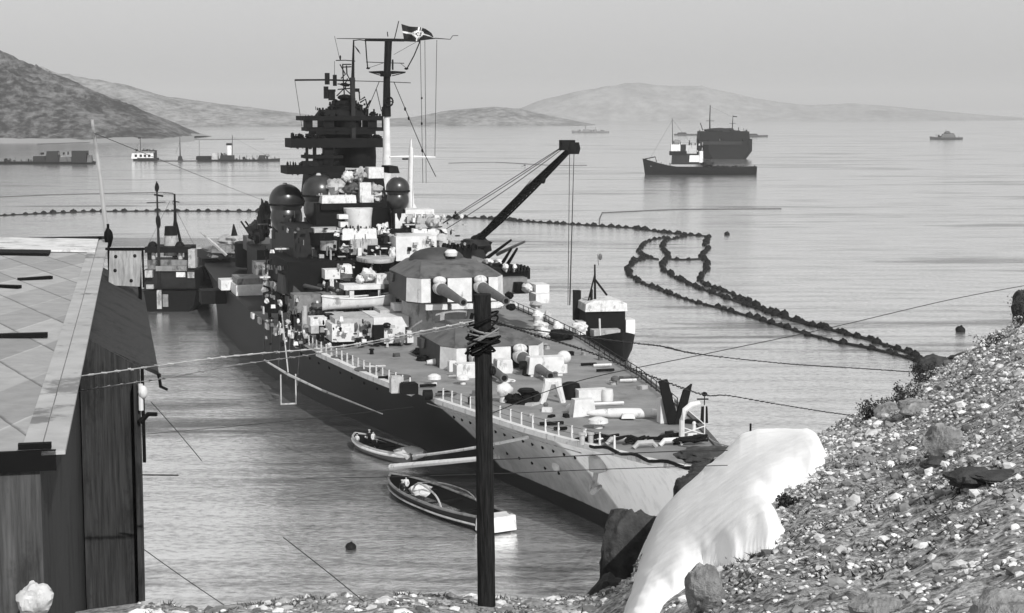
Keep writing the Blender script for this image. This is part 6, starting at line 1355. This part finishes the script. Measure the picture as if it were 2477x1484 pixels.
nf += floats([(1618, 575), (1575, 582), (1550, 598), (1548, 614), (1568, 626), (1535, 634), (1520, 655), (1545, 683), (1600, 705), (1680, 732), (1770, 755), (1880, 788), (1990, 822), (2060, 836), (2140, 852), (2230, 878), (2290, 897)], 3.2, .66, 'dark round float in the nearest curving row ending at the slope', 'floats of the nearest curved row', seed=4)
nf += floats([(1655, 573), (1615, 583), (1605, 600), (1618, 622), (1602, 640), (1620, 664), (1670, 690), (1740, 716), (1830, 748), (1920, 778), (2010, 800), (2080, 818), (2160, 842), (2240, 872), (2300, 900)], 3.2, .74, 'dark round float in the middle curving row ending at the slope', 'floats of the middle curved row', seed=5)
nf += floats([(1712, 574), (1706, 590), (1712, 606), (1698, 622), (1712, 645), (1698, 668), (1700, 688), (1760, 708), (1820, 736), (1880, 760), (1950, 786), (2040, 806), (2120, 828)], 3.4, .74, 'dark round float in the farthest curving row', 'floats of the farthest curved row', seed=6)
nf += floats([(1536, 628), (1565, 625), (1592, 629)], 3.2, .85, 'dark round float in the left short cross row', 'floats of the left cross row', seed=7)
nf += floats([(1606, 628), (1650, 630), (1704, 628)], 3.2, .85, 'dark round float in the right short cross row', 'floats of the right cross row', seed=8)
for (u, v, lb) in ((1758, 569, 'lone dark buoy right of the float loops'), (2322, 803, 'lone dark buoy off the slope crest'), (848, 1328, 'lone dark buoy on the water below the lighter'), (898, 852, None)):
    if lb: o = fm.copy(); COL.objects.link(o); o.location = Wz(u, v, 0); k = .8 if v < 1000 else .45; o.scale = (k, k, k); tag(o, lb, 'buoy'); o.name = 'mooring_buoy'; [o.pop(x, None) for x in ('group',)]
print('floats', nf)

# ------------------------------------------------------------------ light, sky, camera
SUN_AZ = Vector((.40, -.9165, 0)); EL = radians(36)
sd = (SUN_AZ * cos(EL) + Vector((0, 0, sin(EL)))).normalized()
sl_ = bpy.data.lights.new('sun', 'SUN'); sl_.energy = 2.9; sl_.angle = radians(.5); sl_.color = (1, .995, .985)
so = bpy.data.objects.new('sun', sl_); COL.objects.link(so); so.rotation_euler = sd.to_track_quat('Z', 'Y').to_euler()
w = bpy.data.worlds.new('World'); scene.world = w; w.use_nodes = True; nt = w.node_tree; N = nt.nodes; L = nt.links
bg = N['Background']; sky = N.new('ShaderNodeTexSky'); sky.sky_type = 'NISHITA'; sky.sun_disc = False; sky.sun_elevation = EL
sky.sun_rotation = math.atan2(sd.x, sd.y); sky.dust_density = 3.0; sky.air_density = 1.0
bw = N.new('ShaderNodeRGBToBW'); L.new(sky.outputs[0], bw.inputs[0])
mg = N.new('ShaderNodeMath'); mg.operation = 'POWER'; mg.inputs[1].default_value = .30; L.new(bw.outputs[0], mg.inputs[0])
mm = N.new('ShaderNodeMath'); mm.operation = 'MULTIPLY'; mm.inputs[1].default_value = 2.45; L.new(mg.outputs[0], mm.inputs[0])
L.new(mm.outputs[0], bg.inputs[0]); bg.inputs[1].default_value = .12
cam = bpy.data.cameras.new('camera'); co = bpy.data.objects.new('camera', cam); COL.objects.link(co)
co.location = (0, 0, H); co.rotation_euler = (pi / 2 - PT, 0, 0); cam.sensor_width = 36; cam.lens = 36 * F / 2477; cam.clip_end = 45000; cam.clip_start = .1
scene.camera = co
scene.view_settings.view_transform = 'Standard'; scene.view_settings.look = 'None'; scene.view_settings.exposure = .55; scene.view_settings.gamma = 1
scene.render.filter_size = 1.9
scene.cycles.max_bounces = 6; scene.cycles.volume_bounces = 0
